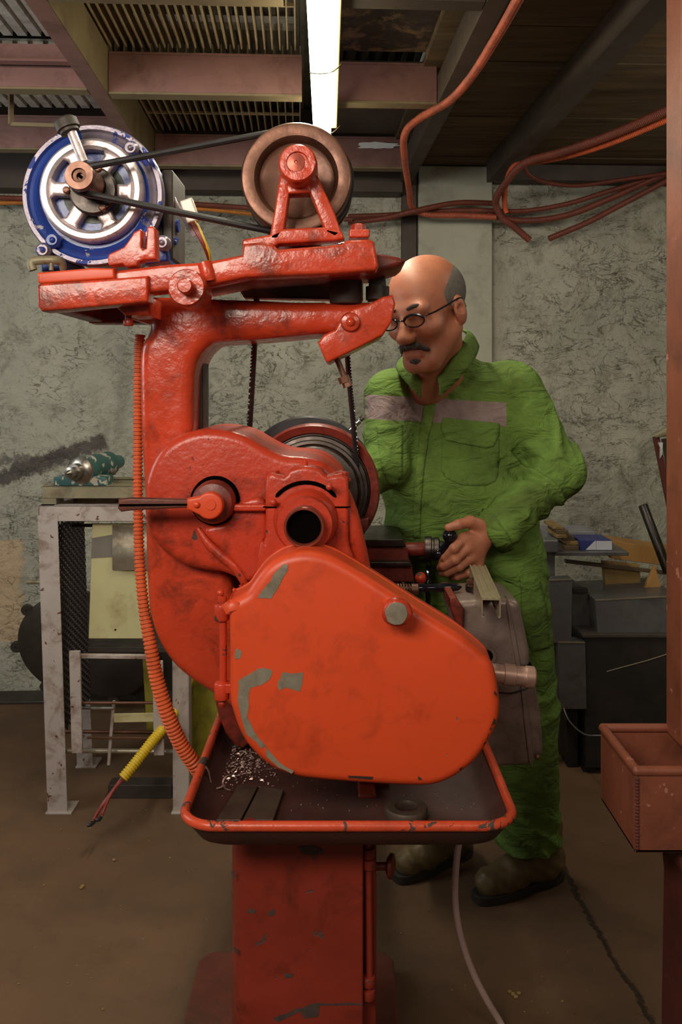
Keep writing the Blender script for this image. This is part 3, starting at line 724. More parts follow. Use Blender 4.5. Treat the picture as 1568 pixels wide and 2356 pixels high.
pbar('slat', P(262, 1652, D+.05), P(360, 1650, D+.05), .028, .006, 'panel', sf)
mb = MB(); mb.box((P(248, 0, RD+.1).x, RD+.10, 0), (P(395, 0, RD+.1).x, RD+.16, .045)); tag(build('steel_offcut', mb, M['iron'], bevel=.003), 'dark steel bar lying on the floor under the rack', 'bar')
# flanges leaning on the wall
def flange(px, py, rpx, D, label, ears, tilt=.12):
    c = P(px, py, D); rr = rpx*D/F; base = Vector((c.x, c.y, c.z))
    t = thing('cast_flange', base, label, 'flange')
    ax = Vector((.05, 1, tilt)).normalized()
    mb = MB(); mb.lathe([(0, -.02), (rr*.45, -.02), (rr*.6, -.006), (rr*.93, -.004), (rr, .004), (rr, .014), (rr*.9, .02), (0, .02)], c, ax, 56); build('disc', mb, M['iron'], t)
    for e in ears:
        d = Vector((math.sin(e), 0, math.cos(e))); d = (d-ax*d.dot(ax)).normalized()
        p = c+d*(rr+.008); mb = MB(); mb.lathe([(.006, -.002), (.024, -.002), (.024, .014), (.006, .014)], p, ax, 20, True); build('lug', mb, M['iron'], t)
flange(168, 1488, 130, 3.62, 'large dark cast flange with lugs leaning on the wall behind the rack', [-1.62, -2.55, -.8, .3], .3)
flange(246, 1522, 100, 3.56, 'smaller dark cast flange standing under the shelf of the rack', [PI-.05], .3)
flange(335, 1512, 100, 3.64, 'third dark cast flange half hidden behind the yellow-green bar', [PI-.5], .12)
mb = MB(); mb.bar(P(340, 1500, 3.0), P(352, 1700, 3.0), .035, .02, (0, 1, 0)); tag(build('flat_bar', mb, M['ygreen']), 'narrow yellow-green painted bar standing in the rack', 'bar')
mb = MB(); a = P(438, 1560, 3.05); b = P(490, 1780, 3.05); mb.box((a.x, 3.05, 0), (b.x+.05, 3.09, a.z)); mb.box((a.x, 3.0, 0), (a.x+.012, 3.05, a.z))
tag(build('yellow_plate', mb, M['ygreen'], bevel=.003), 'dull yellow-green plate standing behind the orange conduit, beside the rack', 'plate')
# yellow conduit with wires
yc = thing('yellow_cable_conduit', P(285, 1790, 2.6), 'yellow corrugated conduit stub with red wires hanging out, in front of the rack', 'conduit')
mb = MB(); mb.tube([P(283, 1790, 2.60), P(310, 1757, 2.62), P(350, 1706, 2.66), P(385, 1663, 2.72), P(420, 1600, 2.9), P(445, 1540, 3.0)], .016, 14, 6, (.008, .0012)); build('corrugated_sleeve', mb, M['yellowhose'], yc)
for k, pts in enumerate(([(282, 1792), (262, 1815), (240, 1848), (225, 1868), (214, 1890)], [(284, 1794), (266, 1812), (250, 1838), (236, 1872), (233, 1878)], [(280, 1790), (258, 1820), (236, 1850), (222, 1876), (219, 1886)])):
    mb = MB(); mb.tube([P(a, b, 2.60-.02*i) for i, (a, b) in enumerate(pts)], .0042, 8, 5); wv = build('wire', mb, M['wire'], yc)
    mb = MB(); e = P(pts[-1][0], pts[-1][1], 2.60-.08); mb.tube([e, e+Vector((-.006, 0, -.01)), e+Vector((-.016, .003, -.012))], .005, 8, 3); build('taped_end', mb, M['rubber'], wv)

# ------------------------------------------------------------------ clutter on the right
tb = thing('table_frame', P(1350, 1740, 3.3), 'grey tubular table frame with a thin sheet top, right behind the worker', 'table'); tb.location.z = 0
D = 3.1
mb = MB(); a = P(1268, 1262, D); mb.box((a.x-.018, D+.022, 0), (a.x+.018, D+.056, P(0, 1262, D).z)); build('leg', mb, M['greysheet'], tb, bevel=.004)
mb = MB(); b = P(1264, 1254, D); mb.box((b.x-.03, D-.03, P(0, 1270, D).z), (b.x+.026, D+.03, P(0, 1238, D).z)); build('corner_cap', mb, M['greysheet'], tb, bevel=.008)
mb = MB(); q0 = P(1276, 1279, D); q1 = P(1442, 1282, D+.02); mb.box((q0.x, D, q0.z), (q1.x, D+.42, q0.z+.014)); build('table_top', mb, M['greysheet'], tb, bevel=.002)
ztop = q0.z+.014
mb = MB(); a = P(1268, 1290, D+.35); mb.box((a.x-.018, D+.38, 0), (a.x+.018, D+.415, q0.z)); build('leg', mb, M['greysheet'], tb, bevel=.004)
# carton
c = P(1335, 1272, D+.03); e = P(1408, 1246, D+.03)
bx = thing('small_carton', ((c.x+e.x)/2, D+.05, ztop), 'small blue and white carton lying on the grey table top', 'box')
mb = MB(); mb.box((c.x, D+.03, ztop), (e.x, D+.16, ztop+.036)); build('carton_body', mb, M['boxblue'], bx, bevel=.002)
mb = MB(); mb.slab([(c.x+.018, ztop+.002), (c.x+.055, ztop+.002), (c.x+.055, ztop+.034), (c.x+.05, ztop+.034)], D+.0285, D+.0305); mb.slab([(c.x+.056, ztop+.002), (e.x-.002, ztop+.002), (e.x-.002, ztop+.034), (c.x+.056, ztop+.034)], D+.0285, D+.0305)
mb.slab([(c.x+.072, ztop+.008), (c.x+.09, ztop+.008), (c.x+.09, ztop+.012), (c.x+.072, ztop+.012)], D+.0275, D+.0283) if False else None
build('carton_label', mb, M['boxwhite'], bx)
mb = MB(); mb.box((c.x-.09, D+.17, ztop), (e.x-.02, D+.33, ztop+.045)); tag(build('grey_carton', mb, mat('grey_card', (120, 118, 122), .7), bevel=.003), 'flat grey carton behind the small blue and white one', 'box')
# wood offcuts stack
z = ztop
for k, (x0, x1, h) in enumerate(((1262, 1302, .014), (1270, 1308, .012), (1262, 1298, .016), (1258, 1294, .012), (1262, 1300, .014), (1256, 1292, .01))):
    a = P(x0+26*(1 if k < 3 else .5), 0, D+.1).x; b = P(x1+20*(k < 3), 0, D+.1).x
    mb = MB(); yy = D+.04+.02*(k % 3); mb.box((a, yy, z), (b, yy+.15, z+h)); z += h
    tag(build('wood_offcut', mb, M['wood' if k % 2 else 'wooddark'], bevel=.002), ('dark' if k % 2 == 0 else 'pale')+' wood offcut in the small stack on the grey table, '+['lowest', 'second from the bottom', 'third from the bottom', 'third from the top', 'second from the top', 'topmost'][k], 'wood')
# planks, sheets, cabinet
def plank(name, pts, D, th, m, label, cat, rot=0, bev=.002):
    mb = MB(); mb.slab(XZ(pts, D), D, D+th); o = build(name, mb, M[m], bevel=bev)
    if name in ('grey_sheet', 'grey_tray'):
        q = XZ(pts, D); e = MB(); e.bar((q[0][0]+.003, D-.001, q[0][1]-.001), (q[1][0]-.003, D-.001, q[1][1]-.001), .003, .005); lab(build('highlight_edge', e, M['mirror'], o), 'bright strip standing for the highlight on the top edge')  # bright strip along the top: a highlight built as a part
    return tag(o, label, cat)
plank('wooden_board', [(1400, 1243), (1560, 1266), (1560, 1306), (1405, 1285)], 3.36, .14, 'woodnew', 'yellow pine board sloping down to the right behind the table top', 'board')
plank('wooden_plank', [(1386, 1292), (1470, 1300), (1478, 1392), (1398, 1400)], 3.30, .03, 'wood', 'old weathered plank standing upright below the yellow board', 'board')
plank('dark_board', [(1300, 1288), (1560, 1318), (1560, 1326), (1300, 1296)], 3.28, .02, 'wooddark', 'thin dark board edge running under the yellow board', 'board')
plank('triangular_offcut', [(1506, 1300), (1528, 1376), (1472, 1378)], 3.22, .02, 'woodnew', 'pointed triangular wood offcut standing behind the grey tray', 'wood')
plank('grey_sheet', [(1262, 1334), (1316, 1332), (1314, 1480), (1262, 1480)], 3.05, .06, 'greysheet', 'upper grey metal box panel beside the worker, at his hip', 'panel')
plank('grey_sheet', [(1282, 1477), (1346, 1477), (1349, 1632), (1286, 1632)], 3.05, .066, 'greysheet', 'lower grey metal box panel beside the worker, at his thigh', 'panel')
plank('grey_tray', [(1368, 1380), (1560, 1370), (1560, 1462), (1374, 1458)], 3.08, .3, 'greysheet', 'wide grey metal tray lying on the black cabinet', 'tray')
plank('leaning_sheet', [(1312, 1330), (1382, 1380), (1382, 1460), (1316, 1440)], 3.17, .008, 'greysheet', 'grey sheet with a sloping top edge between the panel and the tray', 'sheet')
plank('dark_bar', [(1316, 1352), (1352, 1354), (1352, 1366), (1316, 1364)], 3.14, .02, 'blackcab', 'short black bar in front of the leaning grey sheet', 'bar')
cb = thing('black_cabinet', (P(1440, 0, 3.1).x, 3.2, 0), 'large black dusty cabinet on the floor behind the rusty trough', 'cabinet')
a = P(1345, 1462, 3.06); mb = MB(); mb.box((a.x, 3.06, .02), (a.x+.75, 3.55, a.z)); build('body', mb, M['blackcab'], cb, bevel=.006)
mb = MB(); mb.box((a.x-.01, 3.05, a.z-.006), (a.x+.76, 3.56, a.z+.006)); build('top', mb, M['iron'], cb, bevel=.002)
for sx in (0, .71): 
    mb = MB(); mb.box((a.x+sx, 3.08, 0), (a.x+sx+.04, 3.12, .02)); build('foot', mb, M['blackcab'], cb)
mb = MB(); a2 = P(1304, 1478, 3.12); mb.box((a2.x, 3.118, 0), (a2.x+.04, 3.5, a2.z)); tag(build('dark_box', mb, M['blackcab'], bevel=.004), 'narrow dark box between the lower grey panel and the black cabinet', 'box')
mb = MB(); mb.cyl(P(1478, 1162, 3.35), P(1536, 1316, 3.25), .018, bev=.003, seg=20); tag(build('steel_pipe', mb, M['darksteel']), 'short dark pipe leaning at a steep angle beside the rusty post', 'pipe')
mb = MB(); mb.tube([P(1296, 1630, 3.045), P(1310, 1660, 3.0), P(1345, 1690, 2.9), P(1400, 1700, 2.88), P(1430, 1780, 2.9), (P(1440, 1830, 2.9).x, 2.9, .003)], .0025, 8, 5); tag(build('thin_cable', mb, M['greysheet']), 'thin pale cable drooping below the lower grey panel', 'cable')
mb = MB(); mb.tube([P(1395, 1545, 3.04), P(1450, 1530, 3.04), P(1500, 1516, 3.04), P(1560, 1496, 3.04)], .0018, 6, 4); tag(build('thin_wire', mb, M['alu']), 'thin bright wire stretched across the front of the black cabinet', 'wire')
# bow saw-like thing leaning at the right
bw = thing('rusty_frame', P(1530, 1100, 3.5), 'rusty leaning frame with a curved dark top, beside the post at the right wall', 'frame')
mb = MB(); mb.bar(P(1508, 1005, 3.5), P(1546, 1195, 3.55), .022, .02, (0, 1, 0)); build('side_bar', mb, M['rustdark'], bw)
mb = MB(); mb.tube([P(1506, 1004, 3.48), P(1525, 996, 3.48), P(1545, 988, 3.48), P(1580, 985, 3.48)], [.006, .016, .022, .024], 10, 4, flat=(1, .5)); build('curved_top', mb, M['olive'], bw)
mb = MB(); mb.slab(XZ([(1514, 1018), (1524, 1018), (1523, 1045), (1518, 1054), (1519, 1030)], 3.47), 3.47, 3.48); build('bright_tab', mb, M['pale'], bw)
mb = MB(); mb.slab(XZ([(1522, 1010), (1580, 1005), (1580, 1170), (1548, 1170)], 3.56), 3.56, 3.57); build('back_plate', mb, M['iron'], bw)
# ------------------------------------------------------------------ the orange lathe
LT = thing('lathe', (-.075, 1.70, 0), 'big old orange-red lathe with an overhead belt drive, in the middle of the workshop', 'lathe')
SX = P(708, 1180, 1.6).x; SZ = P(708, 1180, 1.6).z      # spindle axis
def part(name, mb, m, parent=LT, label=None, **k):
    o = build(name, mb, M[m] if isinstance(m, str) else m, parent, **k)
    if label: o['label'] = label
    return o
def bolt(x, y, D, r, h, parent, m='red', ax=(0, -1, 0)):
    mb = MB(); mb.hexa(P(x, y, D), ax, r, h) if False else mb.lathe([(r, 0), (r, h*.8), (r*.85, h)], P(x, y, D), ax, 6); return part('hex_bolt', mb, m, parent)

# pedestal and foot
mb = MB(); x0, x1 = -.190, .038
o = [(x0, 1.48+.04), (x0+.012, 1.48+.012), (x0+.035, 1.48), (x1, 1.48), (x1, 1.92), (x0+.02, 1.92), (x0, 1.88)]
Mz = Matrix(((1,0,0,0),(0,0,1,0),(0,1,0,0),(0,0,0,1)))
mb.slab(o, .05, .634, M=Mz)
ped = part('pedestal', mb, 'darkred', bevel=.004)
mb = MB()
mb.slab([( -.235, 1.36), (.075, 1.36), (.12, 1.44), (.12, 1.96), (.09, 2.0), (-.30, 2.0), (-.325, 1.97), (-.315, 1.5), (-.29, 1.4)], .0, .05, .008, M=Mz @ Matrix.Identity(4)) if False else mb.slab([(-.30, 1.36), (.09, 1.36), (.12, 1.42), (.12, 1.99), (.10, 2.02), (-.30, 2.02), (-.325, 1.99), (-.325, 1.42)], 0, .05, .0, M=Mz)
M['dustfoot'] = mat('dusty_worn_red_foot', (116, 60, 44), .65, var=.25, vs=8, dirt=(.8, (84, 60, 44), 7), bump=.4)
part('foot', mb, 'dustfoot', bevel=.006)
# grey paint loss patches on the pedestal face
def patch(pts, D, th=.0006, jit=3, n=3):
    q = []
    N = len(pts)
    for i in range(N):
        a = pts[i]; b = pts[(i+1) % N]
        for k in range(n):
            t = k/n; q.append((a[0]+(b[0]-a[0])*t+(random.uniform(-jit, jit) if k else 0), a[1]+(b[1]-a[1])*t+(random.uniform(-jit, jit) if k else 0)))
    return XZ(q, D)
M['bare'] = mat('bare_grey_metal', (80, 66, 62), .6, .2, var=.3, vs=40, bump=.2)
mb = MB()
for pts in ([(684, 1950), (718, 1942), (742, 1956), (744, 1966), (700, 1966)], [(626, 2345), (680, 2322), (728, 2308), (833, 2310), (833, 2314), (735, 2314), (730, 2340), (700, 2345), (690, 2328), (640, 2352)],
            [(570, 2092), (590, 2096), (584, 2104), (568, 2100)], [(616, 2100), (632, 2092), (630, 2106), (618, 2108)], [(652, 2240), (676, 2242), (672, 2250), (655, 2250)], [(532, 2005), (540, 2006), (540, 2020), (533, 2020)], [(538, 2180), (546, 2184), (545, 2196), (539, 2192)]):
    mb = MB(); mb.slab(patch(pts, 1.479, jit=2), 1.4792, 1.4805); part('paint_loss', mb, 'bare', ped, 'bare dark grey patch in the red paint', smooth=False)
# hinged rod on the right of the pedestal
mb = MB(); mb.cyl(P(846, 1925, 1.50), P(850, 2300, 1.50), .006); hr = part('hinge_rod', mb, 'darkred')
for y in (1950, 1975, 2245, 2275):
    mb = MB(); mb.cyl(P(847, y, 1.5), P(847, y+22, 1.5), .0115, bev=.002); part('knuckle', mb, 'darkred', hr)
mb = MB(); mb.cyl(P(862, 1993, 1.56), P(890, 1993, 1.56), .007); kn = part('door_catch', mb, 'brownred')
mb = MB(); mb.lathe([(0, -.004), (.012, -.003), (.021, .002), (.021, .008), (.012, .011), (0, .012)], P(893, 1992, 1.56), (1, -.25, 0), 24); part('catch_knob', mb, 'brownred', kn)
mb = MB(); mb.box((.030, 1.52, .04), (.062, 1.60, .645)); part('side_door', mb, 'darkred', bevel=.005)

# chip tray
RZ = .682
def rrect(x0, x1, y0, y1, r, n=8):
    out = []
    for cx, cy, a0 in ((x1-r, y0+r, -PI/2), (x1-r, y1-r, 0), (x0+r, y1-r, PI/2), (x0+r, y0+r, PI)):
        for k in range(n+1):
            t = a0+PI/2*k/n; out.append((cx+r*math.cos(t), cy+r*math.sin(t)))
    return out
prof = [(0, 0), (.004, -.008), (.010, -.016), (.022, -.034), (.038, -.044)]
mb = MB(); loops = []
for ins, dz in prof:
    b = len(mb.v)
    for x, y in rrect(-.248+ins, .272-ins, 1.335+ins, 2.25-ins, .055-ins*.6): mb.v.append(Vector((x, y, RZ+dz)))
    loops.append(b)
n = len(rrect(0, 1, 0, 1, .1))
for a, b in zip(loops, loops[1:]):
    for i in range(n): mb.face((a+i, a+(i+1) % n, b+(i+1) % n, b+i))
mb.face([loops[-1]+i for i in range(n)])
M['tray'] = mat('dusty_dark_tray_paint', (72, 38, 31), .6, var=.35, vs=6, dirt=(.8, (54, 40, 35), 7), bump=.3)
tray = build('chip_tray', mb, M['tray'], LT, recalc=False)
sol = tray.modifiers.new('solid', 'SOLIDIFY'); sol.thickness = .004; sol.offset = -1
mb = MB(); rr = rrect(-.248, .272, 1.335, 2.25, .055)
mb.tube([Vector((x, y, RZ)) for x, y in rr+rr[:2]], .0078, 14, 0, cap=False)
M['rim'] = mat('chipped_orange_rim', (206, 76, 44), .34, var=.12, vs=9, dirt=(.5, (110, 50, 36), 12), chip=(.60, (72, 60, 54), 26), bump=.3)
rim = part('rolled_rim', mb, M['rim'], tray)
mb = MB(); 
for x, y in ((-.15, 1.42), ): mb.cyl((x, y, .648), (x, y, .637), .01)
mb.box((-.17, 1.50, .630), (.03, 1.90, .6365)); part('tray_support', mb, 'darkred', tray)
# bracket block seen beneath the gear cover
mb = MB(); mb.slab(XZ([(824, 1790), (893, 1790), (890, 1850), (868, 1852), (866, 1862), (830, 1860)], 1.56), 1.56, 1.66, .004); part('bed_bracket', mb, 'brownred')

# gear cover
T = 1.462
cov = [(528,1389),(530,1374),(548,1354,T),(577,1338,T),(593,1316,T),(617,1285,T),(649,1262,T),(684,1251,T),(720,1249,T),(756,1257,T),(791,1274,T),(849,1309,T),(916,1352,T),(983,1394,T),(1050,1436,T),(1095,1472,T),(1124,1512,1.42),(1141,1559),(1148,1613),(1143,1657),(1122,1702),(1090,1747),(1046,1782),(997,1802),(939,1804),(827,1798),(720,1789),(671,1780),(626,1762),(582,1724),(555,1684),(537,1635),(530,1599),(529,1488)]
ol = XZ(cov, 1.395); ol = smooth2(ol, 5)
GX, GZ = -.0, .85
mb = MB(); mb.slab(ol, 1.380, 1.452, .017, rings=7)
# small upper lobe lip / flange of the casing behind
gc = part('gear_cover', mb, 'cover')
mb = MB()
cen = Vector((sum(p[0] for p in ol)/len(ol), sum(p[1] for p in ol)/len(ol)))
ol2 = [((p[0]-cen.x)*1.012+cen.x, (p[1]-cen.y)*1.012+cen.y) for p in ol]
mb.slab(ol2, 1.4525, 1.462, .004, .004); part('cover_lip', mb, 'cover', gc)
mb = MB(); ol3 = [((p[0]-cen.x)*.97+cen.x, (p[1]-cen.y)*.97+cen.y) for p in ol]
mb.slab(ol3, 1.4625, 1.52, .0, .01); part('gear_casing', mb, 'red')
# bare patches
PD = 1.3795; WORN = M['worn'] = mat('exposed_grey_undercoat', (124, 116, 100), .62, var=.2, vs=30, dirt=(.5, (90, 74, 58), 40), bump=.25)
def front(pts, jit=1.5, n=3):
    mb = MB(); mb.slab(patch(pts, PD, jit=jit, n=n), PD, PD+.0008); part('paint_loss', mb, WORN, gc, 'bare grey patch where the orange paint has flaked', smooth=False)
# map: traced at the silhouette distance 1.38
front([(548,1566),(562,1556),(577,1550),(591,1539),(605,1536),(626,1543),(621,1562),(600,1577),(577,1582),(572,1600),(572,1625),(568,1650),(580,1672),(596,1700),(612,1716),(600,1722),(588,1706),(566,1690),(554,1650),(546,1610)])
front([(640,1568),(650,1546),(668,1550),(698,1546),(696,1562),(690,1592),(672,1586),(655,1582),(645,1590),(638,1580)])
front([(541,1494),(547,1492),(556,1500),(552,1514),(541,1516)])
front([(612,1716),(640,1752),(676,1774),(670,1780),(640,1766),(612,1740)])
M['worn'] = mat('exposed_grey_undercoat', (124, 116, 100), .62, var=.2, vs=30, dirt=(.5, (90, 74, 58), 40), bump=.25)
# shoulder patch near top (lies on rounded edge): projected onto cover
bmc = bmesh.new(); bmc.from_mesh(gc.data); 
bvh = BVHTree.FromBMesh(bmc); bmc.free()
def drape(mb, pts, bvh, loc, off=.0008, th=.0, dirv=Vector((0, 1, 0)), D=1.3, nu=0, d0=None):
    """drape an outline (pixels) over a surface by casting from the camera's point through it; fills by a triangle fan of a fine grid"""
    from mathutils.geometry import delaunay_2d_cdt
    xs = [p[0] for p in pts]; ys = [p[1] for p in pts]; N = len(pts)
    bd = []
    for i in range(N):
        a, b = Vector(pts[i]), Vector(pts[(i+1) % N]); L = (b-a).length; k = max(1, int(L/6))
        for j in range(k): bd.append(a.lerp(b, j/k))
    ins = []
    def inside(x, y):
        c = False; j = N-1
        for i in range(N):
            if (pts[i][1] > y) != (pts[j][1] > y) and x < (pts[j][0]-pts[i][0])*(y-pts[i][1])/(pts[j][1]-pts[i][1])+pts[i][0]: c = not c
            j = i
        return c
    y = min(ys)+4
    while y < max(ys):
        x = min(xs)+4
        while x < max(xs):
            if inside(x, y) and min((Vector((x, y))-q).length for q in bd) > 3.5: ins.append(Vector((x, y)))
            x += 7
        y += 7
    allp = bd+ins
    vs, _, fs, _, _, _ = delaunay_2d_cdt(allp, [], [list(range(len(bd)))], 1, 1e-4)
    b = len(mb.v); ok = []
    for q in vs:
        d = (P(q.x, q.y, 1)-Vector((0, 0, CH))).normalized()
        o = Vector((0, 0, CH))-loc
        h = bvh.ray_cast(o, d)
        if h[0] is None: ok.append(False); mb.v.append(Vector((0, 0, 0)))
        else:
            nn = h[1] if h[1].dot(d) < 0 else -h[1]
            ok.append(True); mb.v.append(h[0]+loc+nn*off)
    for f in fs:
        if all(ok[i] for i in f): mb.face([b+i for i in f])
    return mb
def jag(pts, j, n=3): 
    out = []
    for i in range(len(pts)):
        a = pts[i]; b = pts[(i+1) % len(pts)]
        for k in range(n): out.append((a[0]+(b[0]-a[0])*k/n+random.uniform(-j, j), a[1]+(b[1]-a[1])*k/n+random.uniform(-j, j)))
    return out
CL = LT.location.copy()
mb = MB(); drape(mb, jag([(592,1376),(608,1352),(622,1336),(630,1318),(652,1298),(664,1300),(660,1316),(646,1338),(634,1362),(624,1377)], 1.5), bvh, CL)
part('paint_loss', mb, M['worn'], gc, 'long flaked grey scar along the upper left edge', smooth=False)
M['burnt'] = mat('dark_chipped_edge', (62, 48, 42), .7, var=.3, vs=60, bump=.3)
mb = MB()
for q in ([(1136,1652),(1142,1660),(1128,1698),(1119,1700),(1124,1680)], [(1055,1768),(1084,1752),(1082,1760),(1060,1775)], [(800,1784),(830,1785),(858,1787),(856,1793),(828,1791),(802,1789)], [(1136,1588),(1142,1596),(1141,1602),(1135,1596)], [(598,1738),(640,1768),(676,1779),(672,1785),(632,1774),(600,1750)], [(960,1786),(966,1788),(972,1794),(962,1794)], [(1112,1708),(1118,1708),(1117,1714),(1111,1714)]):
    mb = MB(); drape(mb, jag(q, .4), bvh, CL); part('chipped_edge', mb, 'burnt', gc, 'dark chip in the orange paint', smooth=False)
# knob on cover
kc = P(913, 1412, 1.335)
mb = MB(); mb.lathe([(.0, -.001), (.016, 0), (.0215, .004), (.0235, .010), (.021, .018), (.016, .024), (.014, .050)], kc, (.02, 1, 0), 20)
for i, v in enumerate(mb.v):
    k = 1+.06*mnoise.noise(v*60); q = v-kc; mb.v[i] = kc+Vector((q.x*k, q.y, q.z*k))
kb = part('cover_knob', mb, 'red', gc)
mb = MB(); pts = []
for i in range(18):
    t = 2*PI*i/18; rr = .0175*(1+.12*mnoise.noise(Vector((math.cos(t)*2, math.sin(t)*2, 1)))); pts.append((kc.x-.001+rr*math.cos(t), kc.z+rr*math.sin(t)))
mb.slab(pts, kc.y-.0022, kc.y+.002, .0015); part('bare_face', mb, 'worn', kb, 'bare grey flat face of the knob')
# hinge on the left of the cover
hg = MB(); D = 1.42
hg.cyl(P(513, 1372, D), P(513, 1608, D), .0062); hp = part('hinge_pin', hg, 'red', gc)
for (y0, y1) in ((1388, 1428), (1568, 1610)):
    mb = MB(); mb.cyl(P(510, y0, D), P(510, y1, D), .0125, bev=.003); 
    mb.box((P(505, 0, D).x, D-.01, P(0, y0+24, D).z), (P(540, 0, D).x, D+.012, P(0, y0+2, D).z)); part('hinge_knuckle', mb, 'red', gc, bevel=.002)
mb = MB(); mb.tube([P(507, 1385, D), P(507, 1366, D)], .0045, 12, 0); mb.ball(P(507, 1364, D), .006); part('pin_head', mb, 'red', gc)
mb = MB(); mb.tube([P(505, 1605, D), P(508, 1622, D), P(514, 1624, D)], .004, 10, 3); mb.ball(P(511, 1618, D), .006); part('split_pin', mb, 'red', gc)

# headstock casting (large rounded housing)
HD = 1.555
hs = [(332,1145),(334,1106),(350,1061),(376,1026),(415,1001),(464,988),(514,990),(560,1002),(598,1024),(633,1042),(663,1050),(702,1053),(740,1062),(770,1082),(792,1110),(802,1150),(806,1200),(815,1260),(838,1320),(838,1420),(800,1500),(700,1500),(620,1430),(578,1352),(545,1334),(510,1319),(472,1314),(434,1306),(392,1285),(357,1252),(338,1213),(330,1178)]
mb = MB(); mb.slab(smooth2(XZ(hs, HD), 4), HD, HD+.26, .018, rings=6)
head = part('headstock', mb, 'red')
# lower swept rib on the housing face
mb = MB(); rib = [P(455, 1215, HD-.002), P(478, 1250, HD-.003), P(510, 1280, HD-.004), P(540, 1305, HD-.004), P(560, 1335, HD-.002), P(566, 1350, HD)]
mb.tube(rib, [.004, .008, .009, .009, .008, .006], 12, 6); part('cast_rib', mb, 'red', head)
mb = MB(); mb.slab(smooth2(XZ([(540,1160),(608,1150),(612,1260),(600,1320),(570,1340),(545,1310),(500,1262),(470,1230),(478,1212),(520,1200)], HD-.016), 4), HD-.014, HD+.01, .010); part('raised_web', mb, 'red', head)
mb = MB(); mb.box((P(536, 0, 1.53).x, 1.525, P(0, 1176, 1.53).z), (P(612, 0, 1.53).x, HD+.01, P(0, 1160, 1.53).z)); part('shelf_rib', mb, 'red', head, bevel=.004)
# front bearing block
mb = MB(); bb = [(612,1098),(652,1096),(668,1080),(700,1073),(735,1080),(752,1096),(800,1100),(801,1240),(815,1290),(820,1345),(700,1350),(595,1340),(598,1250),(610,1236)]
mb.slab(smooth2(XZ(bb, 1.505), 3), 1.505, HD+.02, .008); blk = part('bearing_block', mb, 'red', head)
mb = MB(); mb.tube([P(786, 1130, 1.54), P(800, 1180, 1.54), P(815, 1240, 1.54), P(830, 1300, 1.55), P(838, 1340, 1.56)], [.014, .018, .018, .016, .016], 14, 5); part('cast_leg', mb, 'red', head)
mb = MB(); mb.box((P(604, 0, 1.5).x, 1.502, P(0, 1168.5, 1.5).z), (P(806, 0, 1.5).x, 1.506, P(0, 1166, 1.5).z)); part('split_line_shade', mb, 'darkhole', head)
SP = Vector((SX, 0, SZ))
def sp(D): return Vector((SX, D, SZ))
def rpx(r, D): return r*D/F
mb = MB(); mb.lathe([(rpx(52, 1.49), -.024), (rpx(60, 1.49), -.022), (rpx(66, 1.49), -.012), (rpx(72, 1.49), 0), (rpx(76, 1.5), .012), (rpx(78, 1.5), .03)], sp(1.495), (0, 1, 0), 64); cap = part('bearing_cap', mb, 'red', head)
mb = MB(); arc = []
for k in range(25):
    t = math.radians(38+104*k/24); arc.append(Vector((SX+rpx(88, 1.5)*math.cos(t), 1.504, SZ+rpx(88, 1.5)*math.sin(t))))
mb.tube(arc, [.0012]+[.0035]*23+[.0012], 8, 0); part('cap_gap_shade', mb, 'darkhole', cap)  # dark arc laid on the block stands for the shadowed gap
mb = MB(); mb.lathe([(rpx(50, 1.46), 0), (rpx(63, 1.46), 0), (rpx(64, 1.46), .004), (rpx(64, 1.46), .024), (rpx(56, 1.46), .03)], sp(1.455), (0, 1, 0), 64); part('lock_collar', mb, 'red', cap)
mb = MB(); mb.lathe([(rpx(39, 1.44), .12), (rpx(39, 1.44), .003), (rpx(41, 1.44), 0), (rpx(45, 1.44), 0), (rpx(46.5, 1.44), .003), (rpx(46.5, 1.44), .07)], sp(1.425), (0, 1, 0), 64, False)
M['spin'] = mat('rubbed_red_spindle', (150, 70, 54), .3, .5, var=.2, dirt=(.6, (90, 52, 44), 12), bump=.1)
tb_ = part('hollow_spindle', mb, M['spin'], cap, 'worn bare-edged hollow spindle mouth')
mb = MB(); mb.lathe([(0, .115), (rpx(39, 1.44)-.0003, .115)], sp(1.425), (0, 1, 0), 40); mb.lathe([(rpx(38.6, 1.44), .012), (rpx(38.6, 1.44), .118)], sp(1.425), (0, 1, 0), 48); part('dark_bore', mb, 'darkhole', tb_)
bolt(627, 1103, 1.51, .0, .0, head) if False else None
for x, y in ((627, 1096), (786, 1100)):
    mb = MB(); p = P(x, y+6, 1.53); mb.lathe([(.016, 0), (.016, .004), (.0125, .005), (.0125, .014), (.010, .016)], p, (0, 0, 1), 6); part('hex_bolt', mb, 'red', head)
mb = MB(); p = P(701, 1082, 1.53); mb.lathe([(.008, 0), (.008, .006), (.0055, .008), (.0055, .015), (.003, .018)], p, (0, 0, 1), 16); part('oil_nipple', mb, 'red', head)
for x, y in ((628, 1155), (757, 1120)):
    mb = MB(); mb.ball(P(x, y, 1.482), .006); mb.cyl(P(x, y, 1.482), P(x, y, 1.51), .0045); part('oil_nipple', mb, 'red', head)
